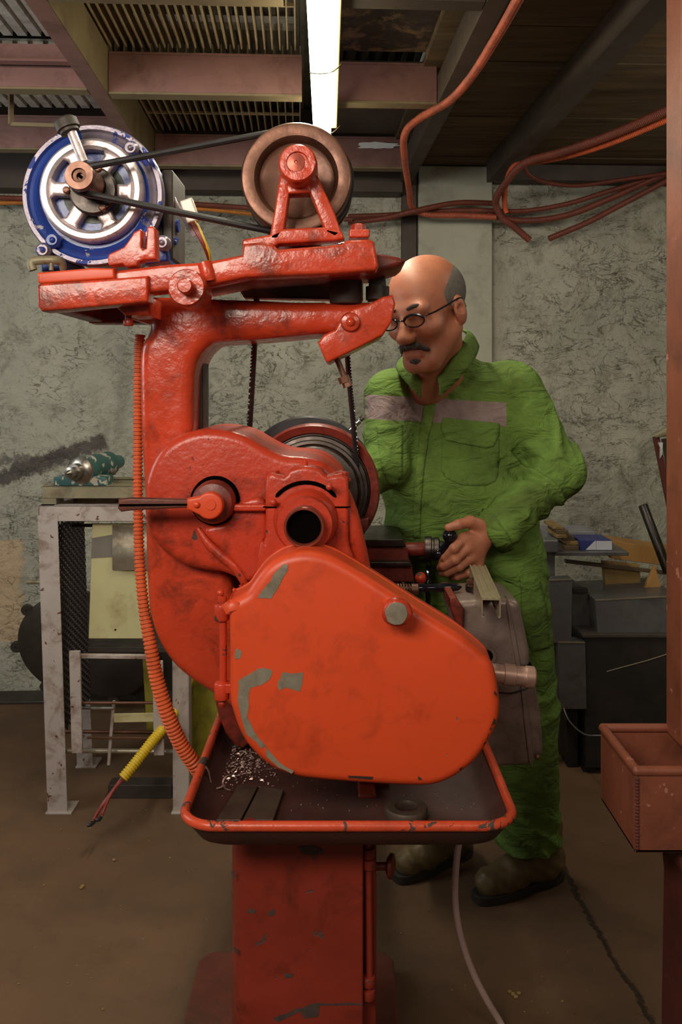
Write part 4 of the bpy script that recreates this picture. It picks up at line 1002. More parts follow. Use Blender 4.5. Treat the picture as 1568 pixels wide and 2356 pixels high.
# lever
LC = P(486, 1160, 1.50)
mb = MB(); mb.lathe([(rpx(30, 1.52), -.012), (rpx(44, 1.52), -.008), (rpx(50, 1.52), 0), (rpx(51, 1.52), .03)], P(490, 1156, 1.525), (0, 1, 0), 48); hub = part('lever_bearing', mb, 'brownred')
mb = MB(); mb.lathe([(rpx(56, 1.54), 0), (rpx(57, 1.54), .012)], P(493, 1153, 1.5425), (0, 1, 0), 48); part('recess', mb, 'darkhole', hub)
mb = MB(); q = []
for i in range(24):
    t = -2.4+4.8*i/23; q.append((LC.x+rpx(31, 1.48)*math.cos(t), LC.z+rpx(31, 1.48)*math.sin(t)))
q += [(P(437, 0, 1.48).x, P(0, 1146, 1.48).z), (P(430, 0, 1.48).x, P(0, 1148, 1.48).z), (P(430, 0, 1.48).x, P(0, 1173, 1.48).z), (P(437, 0, 1.48).x, P(0, 1174, 1.48).z)]
q2 = sorted([p for p in q], key=lambda p: 0)
q = q[:24]+q[24:][:]  # arc ccw, then the two upper-left and lower-left corners
mb.slab(q, 1.475, 1.497, .004); lv = part('lever_hub', mb, 'cover', hub)
mb = MB(); mb.ball(P(452, 1161, 1.473), .0055, .004, .0055); mb.lathe([(0, -.002), (.009, -.002), (.010, .002)], P(484, 1161, 1.475), (0, 1, 0), 24); part('rivet', mb, 'cover', hub)
mb = MB(); mb.slab(XZ([(272, 1149), (300, 1146), (432, 1149), (434, 1161), (436, 1168), (300, 1175), (278, 1178), (270, 1170)], 1.478), 1.478, 1.492, .003); part('lever_bar', mb, mat('worn_brown_lever', (104, 56, 44), .45, .3, var=.2, dirt=(.6, (54, 34, 30), 14), chip=(.68, (176, 60, 36), 30), bump=.2), hub, 'worn brown lever bar with red traces')
mb = MB(); mb.slab(XZ([(274, 1160), (432, 1159), (432, 1163), (274, 1165)], 1.4765), 1.4765, 1.479); part('lever_groove_shade', mb, 'darkhole', hub)

# C-shaped column and overarm
CD = 1.60
co = [(300,683),(385,682),(480,686),(600,690),(691,694),(821,693),(860,700),(870,740),(800,764),(745,766),(700,770),(600,779),(500,786),(476,796),(458,816),(447,845),(443,900),(441,985),(441,1100),(520,1300),(560,1500),(560,1640),(500,1608),(440,1570),(395,1530),(360,1475),(341,1410),(334,1320),(331,1200),(327,1100),(321,1000),(318,860),(320,810),(326,788),(337,770),(342,748),(330,742),(290,730),(272,712),(272,690)]
o = smooth2(XZ(co, CD), 4)
mb = MB(); mb.slab(o, CD, CD+.17, .022, .01, rings=6); colm = part('column', mb, 'glossred')
mb = MB(); mb.box((P(446, 0, 1.7).x, 1.68, P(0, 1000, 1.7).z), (P(470, 0, 1.7).x, 1.76, P(0, 800, 1.7).z)); part('rear_flange', mb, 'iron', colm, bevel=.006)
mb = MB(); mb.slab(smooth2(XZ([(470,1120),(600,1120),(640,1500),(580,1700),(520,1680),(480,1500)], 1.72), 3), 1.70, 1.80, .01); part('rear_casting', mb, 'brownred')
mb = MB(); mb.cyl(P(295, 712, 1.53), P(295, 749, 1.53), .006); mb.cyl(P(295, 735, 1.53), P(295, 750, 1.53), .009, bev=.002); part('stop_screw', mb, 'red', colm)
mb = MB(); mb.slab(XZ([(272, 690), (350, 686), (350, 728), (292, 726), (276, 712)], 1.52), 1.50, CD+.03, .006); part('stop_lug', mb, 'glossred', colm)
# rocker frame
RDp = 1.465
rk1 = [(228,628),(300,618),(385,608),(470,603),(486,600),(555,586),(557,560),(600,556),(625,558),(640,573),(785,561),(797,552),(850,550),(861,556),(871,612),(864,622),(768,629),(640,634),(565,637),(500,651),(440,662),(330,674),(245,684),(232,678)]
mb = MB(); mb.slab(XZ(rk1, RDp), RDp, RDp+.055, .006, .004, rings=4); rock = part('rocker_frame', mb, 'glossred')
mb = MB(); mb.slab(XZ([(560,600),(700,592),(860,586),(915,597),(930,606),(918,616),(860,634),(700,640),(560,650),(470,668)], 1.55), 1.52, 1.66, .008); part('table_plate', mb, 'brownred', rock)
mb = MB(); mb.slab(XZ([(540,652),(720,640),(830,634),(835,650),(835,690),(560,684)], 1.68), 1.68, 1.72, .006); part('rear_rail', mb, 'iron', rock)
mb = MB(); mb.cyl(P(795, 634, 1.62), P(795, 700, 1.62), .03, bev=.003); part('swivel_post', mb, 'iron', rock)
mb = MB(); mb.box((P(837, 0, 1.6).x, 1.58, P(0, 540, 1.6).z), (P(805, 0, 1.6).x, 1.64, P(0, 562, 1.6).z)); 
mb = MB(); p = P(821, 552, 1.50); mb.box((p.x-.014, 1.475, p.z), (p.x+.021, 1.515, p.z+.014)); nb = part('clamp_block', mb, 'glossred', rock, bevel=.003)
mb = MB(); mb.lathe([(.013, 0), (.013, .010), (.010, .012)], Vector((p.x+.002, 1.495, p.z+.014)), (0, 0, 1), 6); part('hex_bolt', mb, 'red', nb)
# weld fillet at bend
mb = MB(); mb.tube([P(470, 606, 1.465), P(476, 626, 1.463), P(480, 645, 1.465)], .012, 12, 4); part('weld_fillet', mb, 'glossred', rock)
# pivot
mb = MB(); c = P(428, 661, 1.42); mb.lathe([(rpx(12, 1.42), -.0), (rpx(40, 1.42), 0), (rpx(43.5, 1.42), .005), (rpx(44.5, 1.42), .02), (rpx(44, 1.42), .08)], c, (0, 1, 0), 40); pv = part('pivot_boss', mb, 'glossred')
mb = MB(); c = P(424, 657, 1.39); mb.lathe([(0, 0), (rpx(15, 1.39), 0), (rpx(18, 1.39), .003), (rpx(18, 1.39), .035)], c, (0, 1, 0), 28); part('pivot_pin', mb, 'glossred', pv)
# motor bracket: open box frame
mbk = thing
D0 = 1.45
a = P(84, 658, D0); b = P(300, 640, D0)
mb = MB(); q = XZ([(84,658),(90,652),(225,643),(340,634),(340,694),(150,712),(95,716),(86,704)], D0)
mb.slab(q, D0, D0+.045, .005); mbr = part('motor_bracket', mb, 'glossred')
mb = MB(); q = XZ([(83,626),(210,615),(260,616),(262,640),(90,652),(84,648)], D0+.0)
mb.slab(q, D0+.004, D0+.30, .004); part('slide_plate', mb, 'cover', mbr)
zlo = P(0, 705, D0).z; zl2 = P(0, 660, D0).z
mb = MB(); mb.box((a.x+.004, D0+.04, zlo-.004), (a.x+.035, D0+.32, zl2)); mb.box((a.x+.004, D0+.28, zlo-.006), (P(340, 0, D0).x, D0+.33, zl2)); part('rear_rail', mb, 'brownred', mbr, bevel=.004)
# slotted tab
mb = MB(); mb.slab(XZ([(247,593),(250,584),(284,568),(296,552),(307,534),(322,526),(326,530),(325,569),(329,574),(335,571),(338,522),(350,520),(357,525),(359,596),(330,598),(318,602),(314,611),(288,613),(281,607),(251,611),(248,606)], 1.455), 1.455, 1.485, .003); part('slotted_tab', mb, 'glossred', rock)

# A-frame bearing stand
AD = 1.475
mb = MB()
def leg2(q): mb.slab(XZ(q, AD), AD, AD+.035, .004)
leg2([(643,400),(668,418),(664,450),(653,528),(640,552),(618,552),(630,490)])
leg2([(729,400),(742,430),(770,490),(786,536),(770,548),(748,536),(735,500),(712,442),(706,420)])
leg2([(656,424),(716,424),(716,443),(660,446)])
leg2([(556,556),(560,550),(618,540),(650,526),(745,522),(786,532),(792,548),(770,553),(640,560),(622,574),(557,574)])
af = part('bearing_stand', mb, 'glossred')
mb = MB(); c = P(684, 374, 1.43); mb.lathe([(rpx(24, 1.43), .004), (rpx(26, 1.43), 0), (rpx(40, 1.43), 0), (rpx(44, 1.43), .005), (rpx(45.5, 1.43), .02), (rpx(45, 1.43), .075)], c, (0, 1, 0), 48); bs = part('bearing_boss', mb, 'glossred', af)
mb = MB(); c = P(680, 373, 1.433); mb.lathe([(0, 0), (.002, 0), (.003, -.001), (rpx(21, 1.43), 0), (rpx(23, 1.43), .003), (rpx(23, 1.43), .03)], c, (0, 1, 0), 32); part('shaft_end', mb, M['spin'], af)
mb = MB(); c = P(684, 374, 1.43); mb.lathe([(rpx(22.5, 1.43), .012), (rpx(26.5, 1.43), .012)], c, (0, 1, 0), 40); part('shaft_gap_ring', mb, 'darkhole', af)  # near-black ring in the gap round the shaft end
# countershaft pulley
c1 = P(681, 407, 1.555)
rr = 128*1.555/F
mb = MB(); mb.lathe([(.02, .028), (rr*.60, .028), (rr*.68, .024), (rr*.72, .008), (rr*.76, .003), (rr*.93, .0), (rr*.97, .001), (rr, .006), (rr, .020), (rr*.92, .034), (rr*.92, .040), (rr, .052), (rr, .062), (rr*.9, .064)], c1, (0, 1, 0), 80); bp = part('drive_pulley', mb, 'copper', label='large rubbed bronze-coloured pulley')
mb = MB(); mb.lathe([(rr*.80, .066), (rr*1.0, .066), (rr*1.02, .074), (rr*.9, .09), (rr*.9, .094), (rr*1.02, .108), (rr*1.02, .118), (rr*.5, .12)], c1, (0, 1, 0), 80); part('rear_pulley', mb, 'rubber', label='dark rear step of the pulley')
mb = MB(); mb.cyl(c1+Vector((0, -.05, 0)), c1+Vector((0, .26, 0)), .016); part('countershaft', mb, 'steel')
# rear stand
mb = MB(); mb.slab([(c1.x-.05, P(0, 575, 1.5).z+.003), (c1.x+.05, P(0, 575, 1.5).z+.003), (c1.x+.02, c1.z), (c1.x-.02, c1.z)], 1.70, 1.73, .003); mb.cyl((c1.x, 1.69, c1.z), (c1.x, 1.74, c1.z), .03); part('rear_bearing_stand', mb, 'brownred')
# fork end of the overarm
mb = MB(); mb.slab(XZ([(731,790),(745,771),(770,760),(787,727),(810,712),(850,700),(880,684),(902,680),(908,700),(900,742),(880,772),(822,802),(764,830),(756,835),(749,832)], 1.56), 1.545, 1.70, .005); fk = part('fork_clamp', mb, 'glossred')
mb = MB(); mb.lathe([(rpx(10, 1.54), -.006), (rpx(20, 1.54), -.004), (rpx(23, 1.54), .004), (rpx(23, 1.54), .02)], P(806, 741, 1.54), (0, 1, 0), 32); mb.ball(P(806, 741, 1.537), .009); part('clamp_pin', mb, 'glossred', fk)
mb = MB(); mb.cyl(P(775, 826, 1.6), P(797, 880, 1.6), .0055); mb.lathe([(.011, 0), (.011, .012)], P(789, 866, 1.6), (.36, 0, -1), 6); mb.lathe([(.008, 0), (.009, .012)], P(795, 876, 1.6), (.36, 0, -1), 6); part('tension_screw', mb, 'copper', fk)
mb = MB(); mb.cyl(P(868, 660, 1.62), P(868, 690, 1.62), .022); mb.slab(XZ([(850,634),(886,634),(890,690),(846,692)], 1.62), 1.61, 1.65, .004); part('fork_post', mb, 'iron', fk)

# electric motor
mo = P(213, 449, 1.56); mr = rpx(163, 1.56)
mb = MB(); mb.lathe([(mr*.74, .010), (mr*.80, .001), (mr*.86, .006), (mr*.90, .004), (mr*.925, -.003), (mr*.98, -.003), (mr, .002), (mr, .014), (mr*.965, .018), (mr*.95, .03), (mr*.95, .16), (mr*.8, .20), (mr*.3, .21), (0, .21)], mo, (0, 1, 0), 96)
for f, v in zip(range(0), ()): pass
motor = build('electric_motor', mb, [M['blue'], M['bluewear']], LT); motor['label'] = 'electric motor with a chipped blue body and silver end plate'
for p in motor.data.polygons:
    c = p.center+CL-mo; rad = math.hypot(c.x, c.z); ang = math.atan2(c.z, c.x)
    if rad > mr*.92 and c.y < .02 or (ang > -.55 and ang < 1.75 and rad > mr*.78 and c.y < .03): p.material_index = 1
ec = P(209, 437, 1.55); er = rpx(121, 1.55)
mb = MB(); mb.lathe([(er*.76, .006), (er*.78, 0), (er*.84, -.004), (er*.93, -.004), (er*.97, -.001), (er, .006), (er, .03), (er*.76, .03)], ec, (0, 1, 0), 80, True)
ep = part('end_plate', mb, 'silver', motor, 'cast silver-painted end plate with six spokes')
for k in range(6):
    t = math.radians(-2+60*k); d = Vector((math.cos(t), 0, math.sin(t))); s_ = Vector((-math.sin(t), 0, math.cos(t)))
    mb = MB(); q = []
    a0 = er*.36; a1 = er*.80; w0 = er*.14; w1 = er*.17
    pts = [ec+d*a0+s_*w0, ec+d*a1*.85+s_*w0*.95, ec+d*a1+s_*w1*1.35, ec+d*a1-s_*w1*1.35, ec+d*a1*.85-s_*w0*.95, ec+d*a0-s_*w0]
    mb.slab([(p.x, p.z) for p in pts], ec.y-.0035, ec.y+.02, .006); part('spoke', mb, 'silver', ep)
mb = MB(); mb.lathe([(0, .026), (er*.8, .022)], ec, (0, 1, 0), 48); mb.lathe([(er*.3, .02), (er*.6, .019), (er*.62, .023)], ec, (0, 1, 0), 48); part('recess', mb, mat('greenish_oily_recess', (70, 72, 66), .5, .4, var=.5, vs=18, dirt=(.9, (30, 26, 24), 9), bump=.4), ep)
mb = MB(); hc = P(213, 438, 1.535); mb.lathe([(er*.15, -.002), (er*.42, -.001), (er*.455, .003), (er*.455, .016)], hc, (0, 1, 0), 56); hubp = part('bearing_cover', mb, 'darksteel', motor)
for x, y in ((225, 388), (152, 437), (235, 478)):
    mb = MB(); mb.lathe([(.0, -.0035), (.004, -.003), (.0065, 0), (.0065, .006)], P(x, y, 1.532), (0, 1, 0), 16); q = P(x, y, 1.528); mb.box((q.x-.005, 1.5275, q.z-.0008), (q.x+.005, 1.5292, q.z+.0008)); part('slotted_screw', mb, 'copper', hubp)
# pulley on the motor shaft
mp = P(181, 403, 1.455); r2 = rpx(34, 1.455)
mb = MB(); mb.lathe([(.004, .012), (r2*.20, .012), (r2*.24, .006), (r2*.46, .005), (r2*.5, .0), (r2*.95, 0), (r2, .003), (r2, .016), (r2*.62, .034), (r2*.62, .044), (r2, .060), (r2, .068), (r2*.55, .070), (r2*.55, .085)], mp, (0, 1, 0), 48); mpl = part('motor_pulley', mb, 'copper', motor, 'small brown pulley with a recessed centre')
mb = MB(); mb.cyl(mp+Vector((.0, .004, 0)), mp+Vector((0, .014, 0)), r2*.12); part('shaft_centre', mb, 'darkhole', mpl)
# eye/cap on top
mb = MB(); mb.cyl(P(163, 300, 1.50), P(192, 372, 1.51), .0085, seg=18); gs = part('breather_pipe', mb, 'silver', motor, 'silver pipe rising to a dark cap')
mb = MB(); ax = (P(150, 278, 1.5)-P(163, 308, 1.5)); mb.lathe([(.012, 0), (.0165, .001), (.0165, .006), (.0205, .007), (.0205, .022), (.017, .026), (.008, .029), (0, .029)], P(162, 306, 1.5), ax, 24); part('pipe_cap', mb, 'iron', gs)
# motor lugs, feet, terminal box
for x, y in ((120, 552), (98, 575), (300, 340), (372, 558)):
    mb = MB(); mb.lathe([(.004, -.003), (.0095, -.003), (.011, 0), (.014, .004), (.014, .02)], P(x, y, 1.548), (0, 1, 0), 20); q = P(x, y, 1.545); mb.ball(q, .0055); part('lug_screw', mb, 'bluewear' if x != 120 else 'blue', motor)
mb = MB(); mb.slab(XZ([(84, 560), (122, 566), (150, 600), (150, 622), (90, 622)], 1.56), 1.57, 1.70, .004); part('motor_foot', mb, 'blue', motor); mb = MB(); mb.slab(XZ([(340, 560), (378, 540), (384, 598), (330, 606)], 1.56), 1.57, 1.70, .004); part('motor_foot', mb, 'blue', motor)
mb = MB(); mb.tube([P(76, 622, 1.53), P(72, 606, 1.53), P(80, 600, 1.53), P(120, 598, 1.53), P(140, 602, 1.54), (P(146, 618, 1.55))], .006, 12, 5, flat=(1.3, 1)); mb.cyl(P(118, 600, 1.53), P(118, 622, 1.53), .004); part('hold_down_clamp', mb, 'olive', motor)
mb = MB(); mb.box((P(377, 0, 1.62).x, 1.60, P(0, 600, 1.62).z), (P(402, 0, 1.62).x, 1.73, P(0, 396, 1.62).z)); tbx = part('terminal_box', mb, 'iron', motor, bevel=.004)
mb = MB(); mb.cyl(P(402, 520, 1.64), P(412, 520, 1.64), .012); mb.cyl(P(395, 552, 1.62), P(408, 556, 1.62), .007); part('cable_gland', mb, 'blue', tbx)
mb = MB(); mb.tube([P(396, 455, 1.63), P(405, 475, 1.62), P(425, 500, 1.61), P(440, 530, 1.6), P(448, 543, 1.6)], .006, 10, 5, flat=(1.4, .6)); part('tie_strap', mb, 'silver', tbx)
M['clearplastic'] = mat('cloudy_connector_plastic', (210, 200, 184), .25, var=.1)
mb = MB(); mb.bar(P(428, 460, 1.6), P(446, 512, 1.6), .024, .018, (0, 1, 0)); cn = part('terminal_connector', mb, 'clearplastic', tbx, bevel=.003)
for k in range(4):
    mb = MB(); p = P(430+k*3.5, 466+k*12, 1.592); mb.cyl(p, p+Vector((.0, -.008, 0)), .0045); part('connector_screw', mb, 'clearplastic', cn) if False else None
for k, (m, dx) in enumerate((('wire', 0), ('yellowwire', 5), ('wire', -5), ('wire', 3))):
    mb = MB(); mb.tube([P(436+dx, 500, 1.6), P(452+dx, 526, 1.59), P(467+dx*.6, 556, 1.59), P(478+dx*.5, 582, 1.60), P(483, 606, 1.62)], .0032, 8, 5); part('motor_wire', mb, m, motor, ('yellow' if k == 1 else 'dark red')+' wire')
# V-belt motor to countershaft
mb = MB(); be = []
cA = Vector((mp.x, 0, mp.z)); rA = r2*.88; cB = Vector((c1.x, 0, c1.z)); rB = rr*.985
dv = cB-cA; Ld = dv.length; th = math.atan2(dv.z, dv.x); al = math.asin((rB-rA)/Ld)
y_a, y_b = mp.y+.036, c1.y+.037
for k in range(25):
    t = th+PI/2+al+(2*PI-(PI+2*al))*k/24; be.append(Vector((cA.x+rA*math.cos(t), y_a, cA.z+rA*math.sin(t))))
for k in range(41):
    t = th-PI/2-al+(PI+2*al)*k/40; be.append(Vector((cB.x+rB*math.cos(t), y_b, cB.z+rB*math.sin(t))))
full = be+[be[0]]
dense = []
for a, b in zip(full, full[1:]):
    n = max(1, int((b-a).length/.02))
    for k in range(n): dense.append(a.lerp(b, k/n))
dense.append(full[-1])
mb.tube(dense, .0078, 10, 0, flat=(.8, .8), cap=False); part('drive_belt', mb, 'rubber', label='black V-belt from the motor to the large pulley')
# cogged belt down to the spindle
def cogbelt(pts, w=.0095, t=.0085):
    mb = MB(); pts = [Vector(p) for p in pts]; path = []
    for a, b in zip(pts, pts[1:]):
        n = max(1, int((b-a).length/.0042))
        for k in range(n): path.append(a.lerp(b, k/n))
    path.append(pts[-1])
    return mb, path
xL0, xR0 = P(592, 0, 1.70).x, P(795, 0, 1.70).x
ctop = Vector((c1.x, 1.70, c1.z)); 
bl = [P(593, 560, 1.66), P(591, 700, 1.72), P(583, 850, 1.80), P(574, 1005, 1.87), P(572, 1060, 1.88)]
br = [P(783, 560, 1.66), P(792, 700, 1.70), P(800, 850, 1.78), P(812, 980, 1.86), P(820, 1080, 1.9)]
for nm, pts in (('left', bl), ('right', br)):
    path = [Vector(p) for p in smooth2([tuple(p) for p in pts], 60, False)]
    mb = MB()
    for i, (a, b) in enumerate(zip(path, path[1:])):
        pass
    mb.tube(path, .0048, 8, 0, flat=(1, 1))
    L = 0; nxt = 0
    for a, b in zip(path, path[1:]):
        L += (b-a).length
        if L > nxt:
            nxt += .0075; d = (b-a).normalized()
            mb.bar(a-d*.002+Vector((-.0035 if nm == 'left' else .0035, 0, 0)), a+d*.002+Vector((-.0035 if nm == 'left' else .0035, 0, 0)), .0065, .012, (0, 1, 0))
    part('cogged_belt', mb, 'rubber', label='black cogged belt, '+nm+' run down to the spindle')

# spindle wheel, guard ring and chuck behind the headstock
def spw(r, D): return r*D/F
c = Vector((SX, 0, SZ+.012))
mb = MB(); mb.lathe([(.09, 0), (.150, 0), (.154, .003), (.154, .010), (.12, .014)], Vector((c.x-.014, 1.98, c.z+.002)), (0, 1, 0), 80); part('belt_wheel', mb, 'rubber', label='black outer belt wheel behind the guard ring')
mb = MB(); mb.lathe([(.126, -.05), (.142, -.055), (.1465, -.045), (.1465, .0), (.136, .004), (.126, -.01)], Vector((c.x, 1.955, c.z-.006)), (0, 1, 0), 80, True); part('guard_ring', mb, 'brownred', label='dark red guard ring')
mb = MB(); mb.lathe([(.04, -.03), (.075, -.03), (.080, -.02), (.096, -.018), (.100, -.012), (.104, -.014), (.110, -.012), (.112, .0), (.119, .002), (.121, .010), (.126, .012), (.126, .05), (.05, .05)], Vector((c.x, 1.90, c.z-.006)), (0, 1, 0), 80); part('step_pulley', mb, 'steel', label='grey machined stepped wheel')
mb = MB(); mb.cyl(sp(1.60), sp(2.1), .035); part('spindle_shaft', mb, 'steel')
mb = MB(); mb.slab(XZ([(815, 1195), (848, 1188), (846, 1210), (832, 1236), (815, 1240)], 1.9), 1.88, 1.95, .004); part('guard_foot', mb, 'brownred')
# chrome handle
mb = MB(); D = 2.0; mb.cyl(P(770, 1022, D), P(818, 976, D), .0055, seg=16); ck = part('chrome_lever', mb, 'chrome', label='bright chrome lever sticking up beside the belt')
mb = MB(); p = P(816, 978, D); d = (P(834, 961, D)-p).normalized(); mb.lathe([(.0055, 0), (.007, .002), (.0072, .014), (.005, .016), (.0068, .019), (.006, .027), (0, .028)], p, d, 16); part('knurled_tip', mb, 'chrome', ck)

# bed, cross slide and cranks behind
mb = MB(); zb0 = .80
mb.box((-.20, 1.78, zb0-.10), (.06, 3.0, zb0+.06)); mb.box((-.19, 1.78, zb0+.06), (-.15, 3.0, zb0+.075)); mb.box((.01, 1.78, zb0+.06), (.05, 3.0, zb0+.075)); part('bed', mb, 'brownred', bevel=.004)
mb = MB(); mb.box((-.17, 2.55, .05), (.04, 2.95, zb0-.12)); part('rear_pedestal', mb, 'darkred', bevel=.01)
D = 2.02
def pb(name, q, D0_, D1_, m, bv=.004, par=LT, lb=None):
    mb = MB(); mb.slab(XZ(q, D0_), D0_, D1_); return part(name, mb, m, par, lb, bevel=bv)
pb('saddle', [(780,1342),(925,1342),(925,1420),(780,1440)], 2.02, 2.30, 'brownred')
cs = pb('cross_slide', [(836,1302),(948,1302),(952,1340),(836,1340)], 2.02, 2.22, 'brownred')
pb('slide_top', [(836,1294),(942,1294),(950,1304),(836,1304)], 2.0, 2.24, 'darksteel', .002, cs)
tp = pb('tool_slide', [(838,1258),(936,1258),(941,1296),(838,1296)], 2.03, 2.2, 'brownred')
pb('slide_top', [(838,1241),(926,1241),(934,1258),(838,1258)], 2.01, 2.22, 'darksteel', .002, tp)
mb = MB(); mb.cyl(P(932, 1264, 2.1), P(978, 1263, 2.1), .0165, bev=.002); part('screw_boss', mb, 'brownred', tp)
mb = MB(); mb.lathe([(.0165, 0), (.029, .001), (.030, .004), (.030, .016), (.026, .018), (.026, .022), (.028, .024), (.028, .034), (.020, .037), (.018, .05)], P(976, 1262, 2.1), (1, -.12, 0), 36); cl = part('dial_collar', mb, 'steel', tp, 'grey graduated collar')
mb = MB(); mb.tube([P(1008, 1272, 2.08), P(1020, 1262, 2.07), P(1030, 1250, 2.06), P(1034, 1238, 2.055)], [.012, .009, .009, .010], 14, 5); mb.ball(P(1034, 1233, 2.055), .0172); mb.ball(P(1008, 1274, 2.08), .016); part('ball_crank', mb, 'black', tp, 'black ball-ended crank held by the worker')
mb = MB(); rw = []
for k in range(33):
    t = 2*PI*k/32; c = P(985, 1345, 2.12); rw.append(c+Vector((.006*math.cos(t), .048*math.cos(t), .050*math.sin(t))))
mb.tube(rw, .0065, 10, 0, cap=False); hw = part('hand_wheel', mb, 'black', cs, 'black cross-slide hand wheel seen edge-on')
mb = MB(); mb.cyl(P(950, 1343, 2.12), P(986, 1345, 2.12), .012); mb.bar(P(985, 1345, 2.07), P(985, 1345, 2.17), .008, .008); part('wheel_hub', mb, 'darksteel', hw)
mb = MB(); mb.ball(P(967, 1330, 2.06), .014); part('oil_cup', mb, 'red', cs)
# spring and torpedo handle
mb = MB(); hx = []
A = P(900, 1354, 1.86); B = P(946, 1356, 1.86)
for k in range(121):
    t = k/120; c = A.lerp(B, t); an = t*7*2*PI; hx.append(c+Vector((0, .0095*math.cos(an), .0095*math.sin(an))))
mb.tube(hx, .0022, 7, 0); mb.cyl(A-Vector((.04, 0, 0)), B, .006); sc = part('feed_screw', mb, 'copper', label='spring-wrapped bronze feed screw')
mb = MB(); mb.cyl(B, B+Vector((.014, 0, 0)), .012); part('screw_nut', mb, 'copper', sc)
mb = MB(); mb.lathe([(.0, -.002), (.010, 0), (.009, .014), (.006, .02), (.0095, .045), (.0105, .06), (.007, .085), (0, .094)], P(962, 1353, 1.86), (1, 0, .02), 20); part('torpedo_handle', mb, 'black', sc, 'shiny black torpedo handle')
# grey cast housing at the right (apron gearbox)
GD = 1.78
mb = MB(); gq = [(1040,1375),(1128,1367),(1180,1375),(1196,1390),(1202,1420),(1218,1518),(1221,1534),(1188,1540),(1200,1640),(1232,1750),(1225,1762),(1150,1764),(1100,1750),(1060,1600),(1036,1440)]
gqa = [(1036,1394),(1062,1384),(1150,1378),(1182,1382),(1196,1394),(1203,1424),(1221,1530),(1180,1538),(1080,1538),(1050,1450)]
mb.slab(smooth2(XZ(gqa, GD), 3), GD, GD+.17, .013, .01); gb = part('feed_gearbox', mb, 'castgrey', label='grey cast feed gearbox')
mb = MB(); gqb = [(1100,1535),(1222,1535),(1228,1560),(1243,1640),(1249,1728),(1240,1738),(1226,1745),(1222,1758),(1150,1764),(1120,1755),(1100,1650)]
mb.slab(smooth2(XZ(gqb, GD+.01), 2), GD+.008, GD+.16, .010, .01); part('lower_housing', mb, 'castgrey', gb)
mb = MB(); mb.slab(XZ([(1100,1533),(1175,1548),(1222,1528),(1224,1532),(1176,1554),(1100,1541)], GD-.006), GD-.006, GD+.02, .001); part('joint_seam', mb, 'darkhole', gb)
mb = MB(); mb.slab(smooth2(XZ([(1164,1392),(1172,1392),(1198,1536),(1188,1536)], GD-.004), 2), GD-.004, GD+.02, .0015); mb.slab(smooth2(XZ([(1196,1560),(1204,1560),(1228,1745),(1216,1750)], GD+.003), 2), GD+.003, GD+.02, .0015); part('cast_seam', mb, 'castgrey', gb)
mb = MB(); mb.slab(XZ([(1033,1374),(1048,1374),(1066,1400),(1064,1450),(1046,1430),(1036,1400)], GD-.02), GD-.02, GD+.12, .004); part('end_face', mb, 'brownred', gb)
D = 1.66
pth = [P(1060, 1540, D+.05), P(1142, 1549, D+.01), P(1228, 1556, D)]
ax = (P(1230, 1557, D)-P(1130, 1546, D)).normalized()
mb = MB(); mb.lathe([(.0175, -.05), (.0175, .022), (.0205, .023), (.0205, .044), (.0185, .045), (.0185, .063), (.019, .064), (.0205, .066), (.0205, .080), (.017, .083), (.010, .081), (0, .080)], P(1130, 1548, D), ax, 36); bo = part('horizontal_shaft', mb, mat('pinkish_cast_shaft', (176, 142, 128), .4, .45, var=.15, dirt=(.5, (110, 70, 60), 14), bump=.2), gb, 'pinkish grey round shaft end')
mb = MB(); mb.lathe([(.012, .004), (.014, -.002), (.020, -.002), (.022, .003)], P(1118, 1510, GD-.002), (0, 1, 0), 32, False); part('bore_ring', mb, 'castgrey', gb)
mb = MB(); mb.lathe([(0, .001), (.013, .0)], P(1118, 1510, GD-.002), (0, 1, 0), 32); part('dark_bore', mb, 'darkhole', gb)
mb = MB(); mb.tube([P(1130, 1590, GD-.01), P(1175, 1595, GD-.012), P(1222, 1578, GD-.01), P(1232, 1562, GD-.01)], .002, 6, 5); part('loose_wire', mb, 'rubber', gb)
mb = MB(); mb.lathe([(.022, 0), (.022, .008), (.018, .010), (.018, .016), (.0205, .017), (.0205, .028), (.016, .031), (.0, .032)], P(1092, 1376, GD+.08), (0, 0, 1), 32); fc = part('filler_cap', mb, 'darksteel', gb)
mb = MB(); mb.lathe([(.011, 0), (.011, .007)], P(1084, 1342, GD+.06), (0, 0, 1), 6); mb.cyl(P(1084, 1350, GD+.06), P(1084, 1328, GD+.06), .005); part('hex_nut', mb, 'copper', fc)
mb = MB(); mb.ball(P(1236, 1742, GD), .006); part('drain_screw', mb, 'copper', gb)
mb = MB(); mb.box((.05, GD+.04, .74), (P(1080, 0, GD).x, GD+.14, .85)); part('gearbox_arm', mb, 'brownred', gb)
mb = MB(); mb.bar(P(1090, 1740, 1.72), P(1140, 1800, 1.62), .012, .012); part('stay_bar', mb, 'brownred', gb)

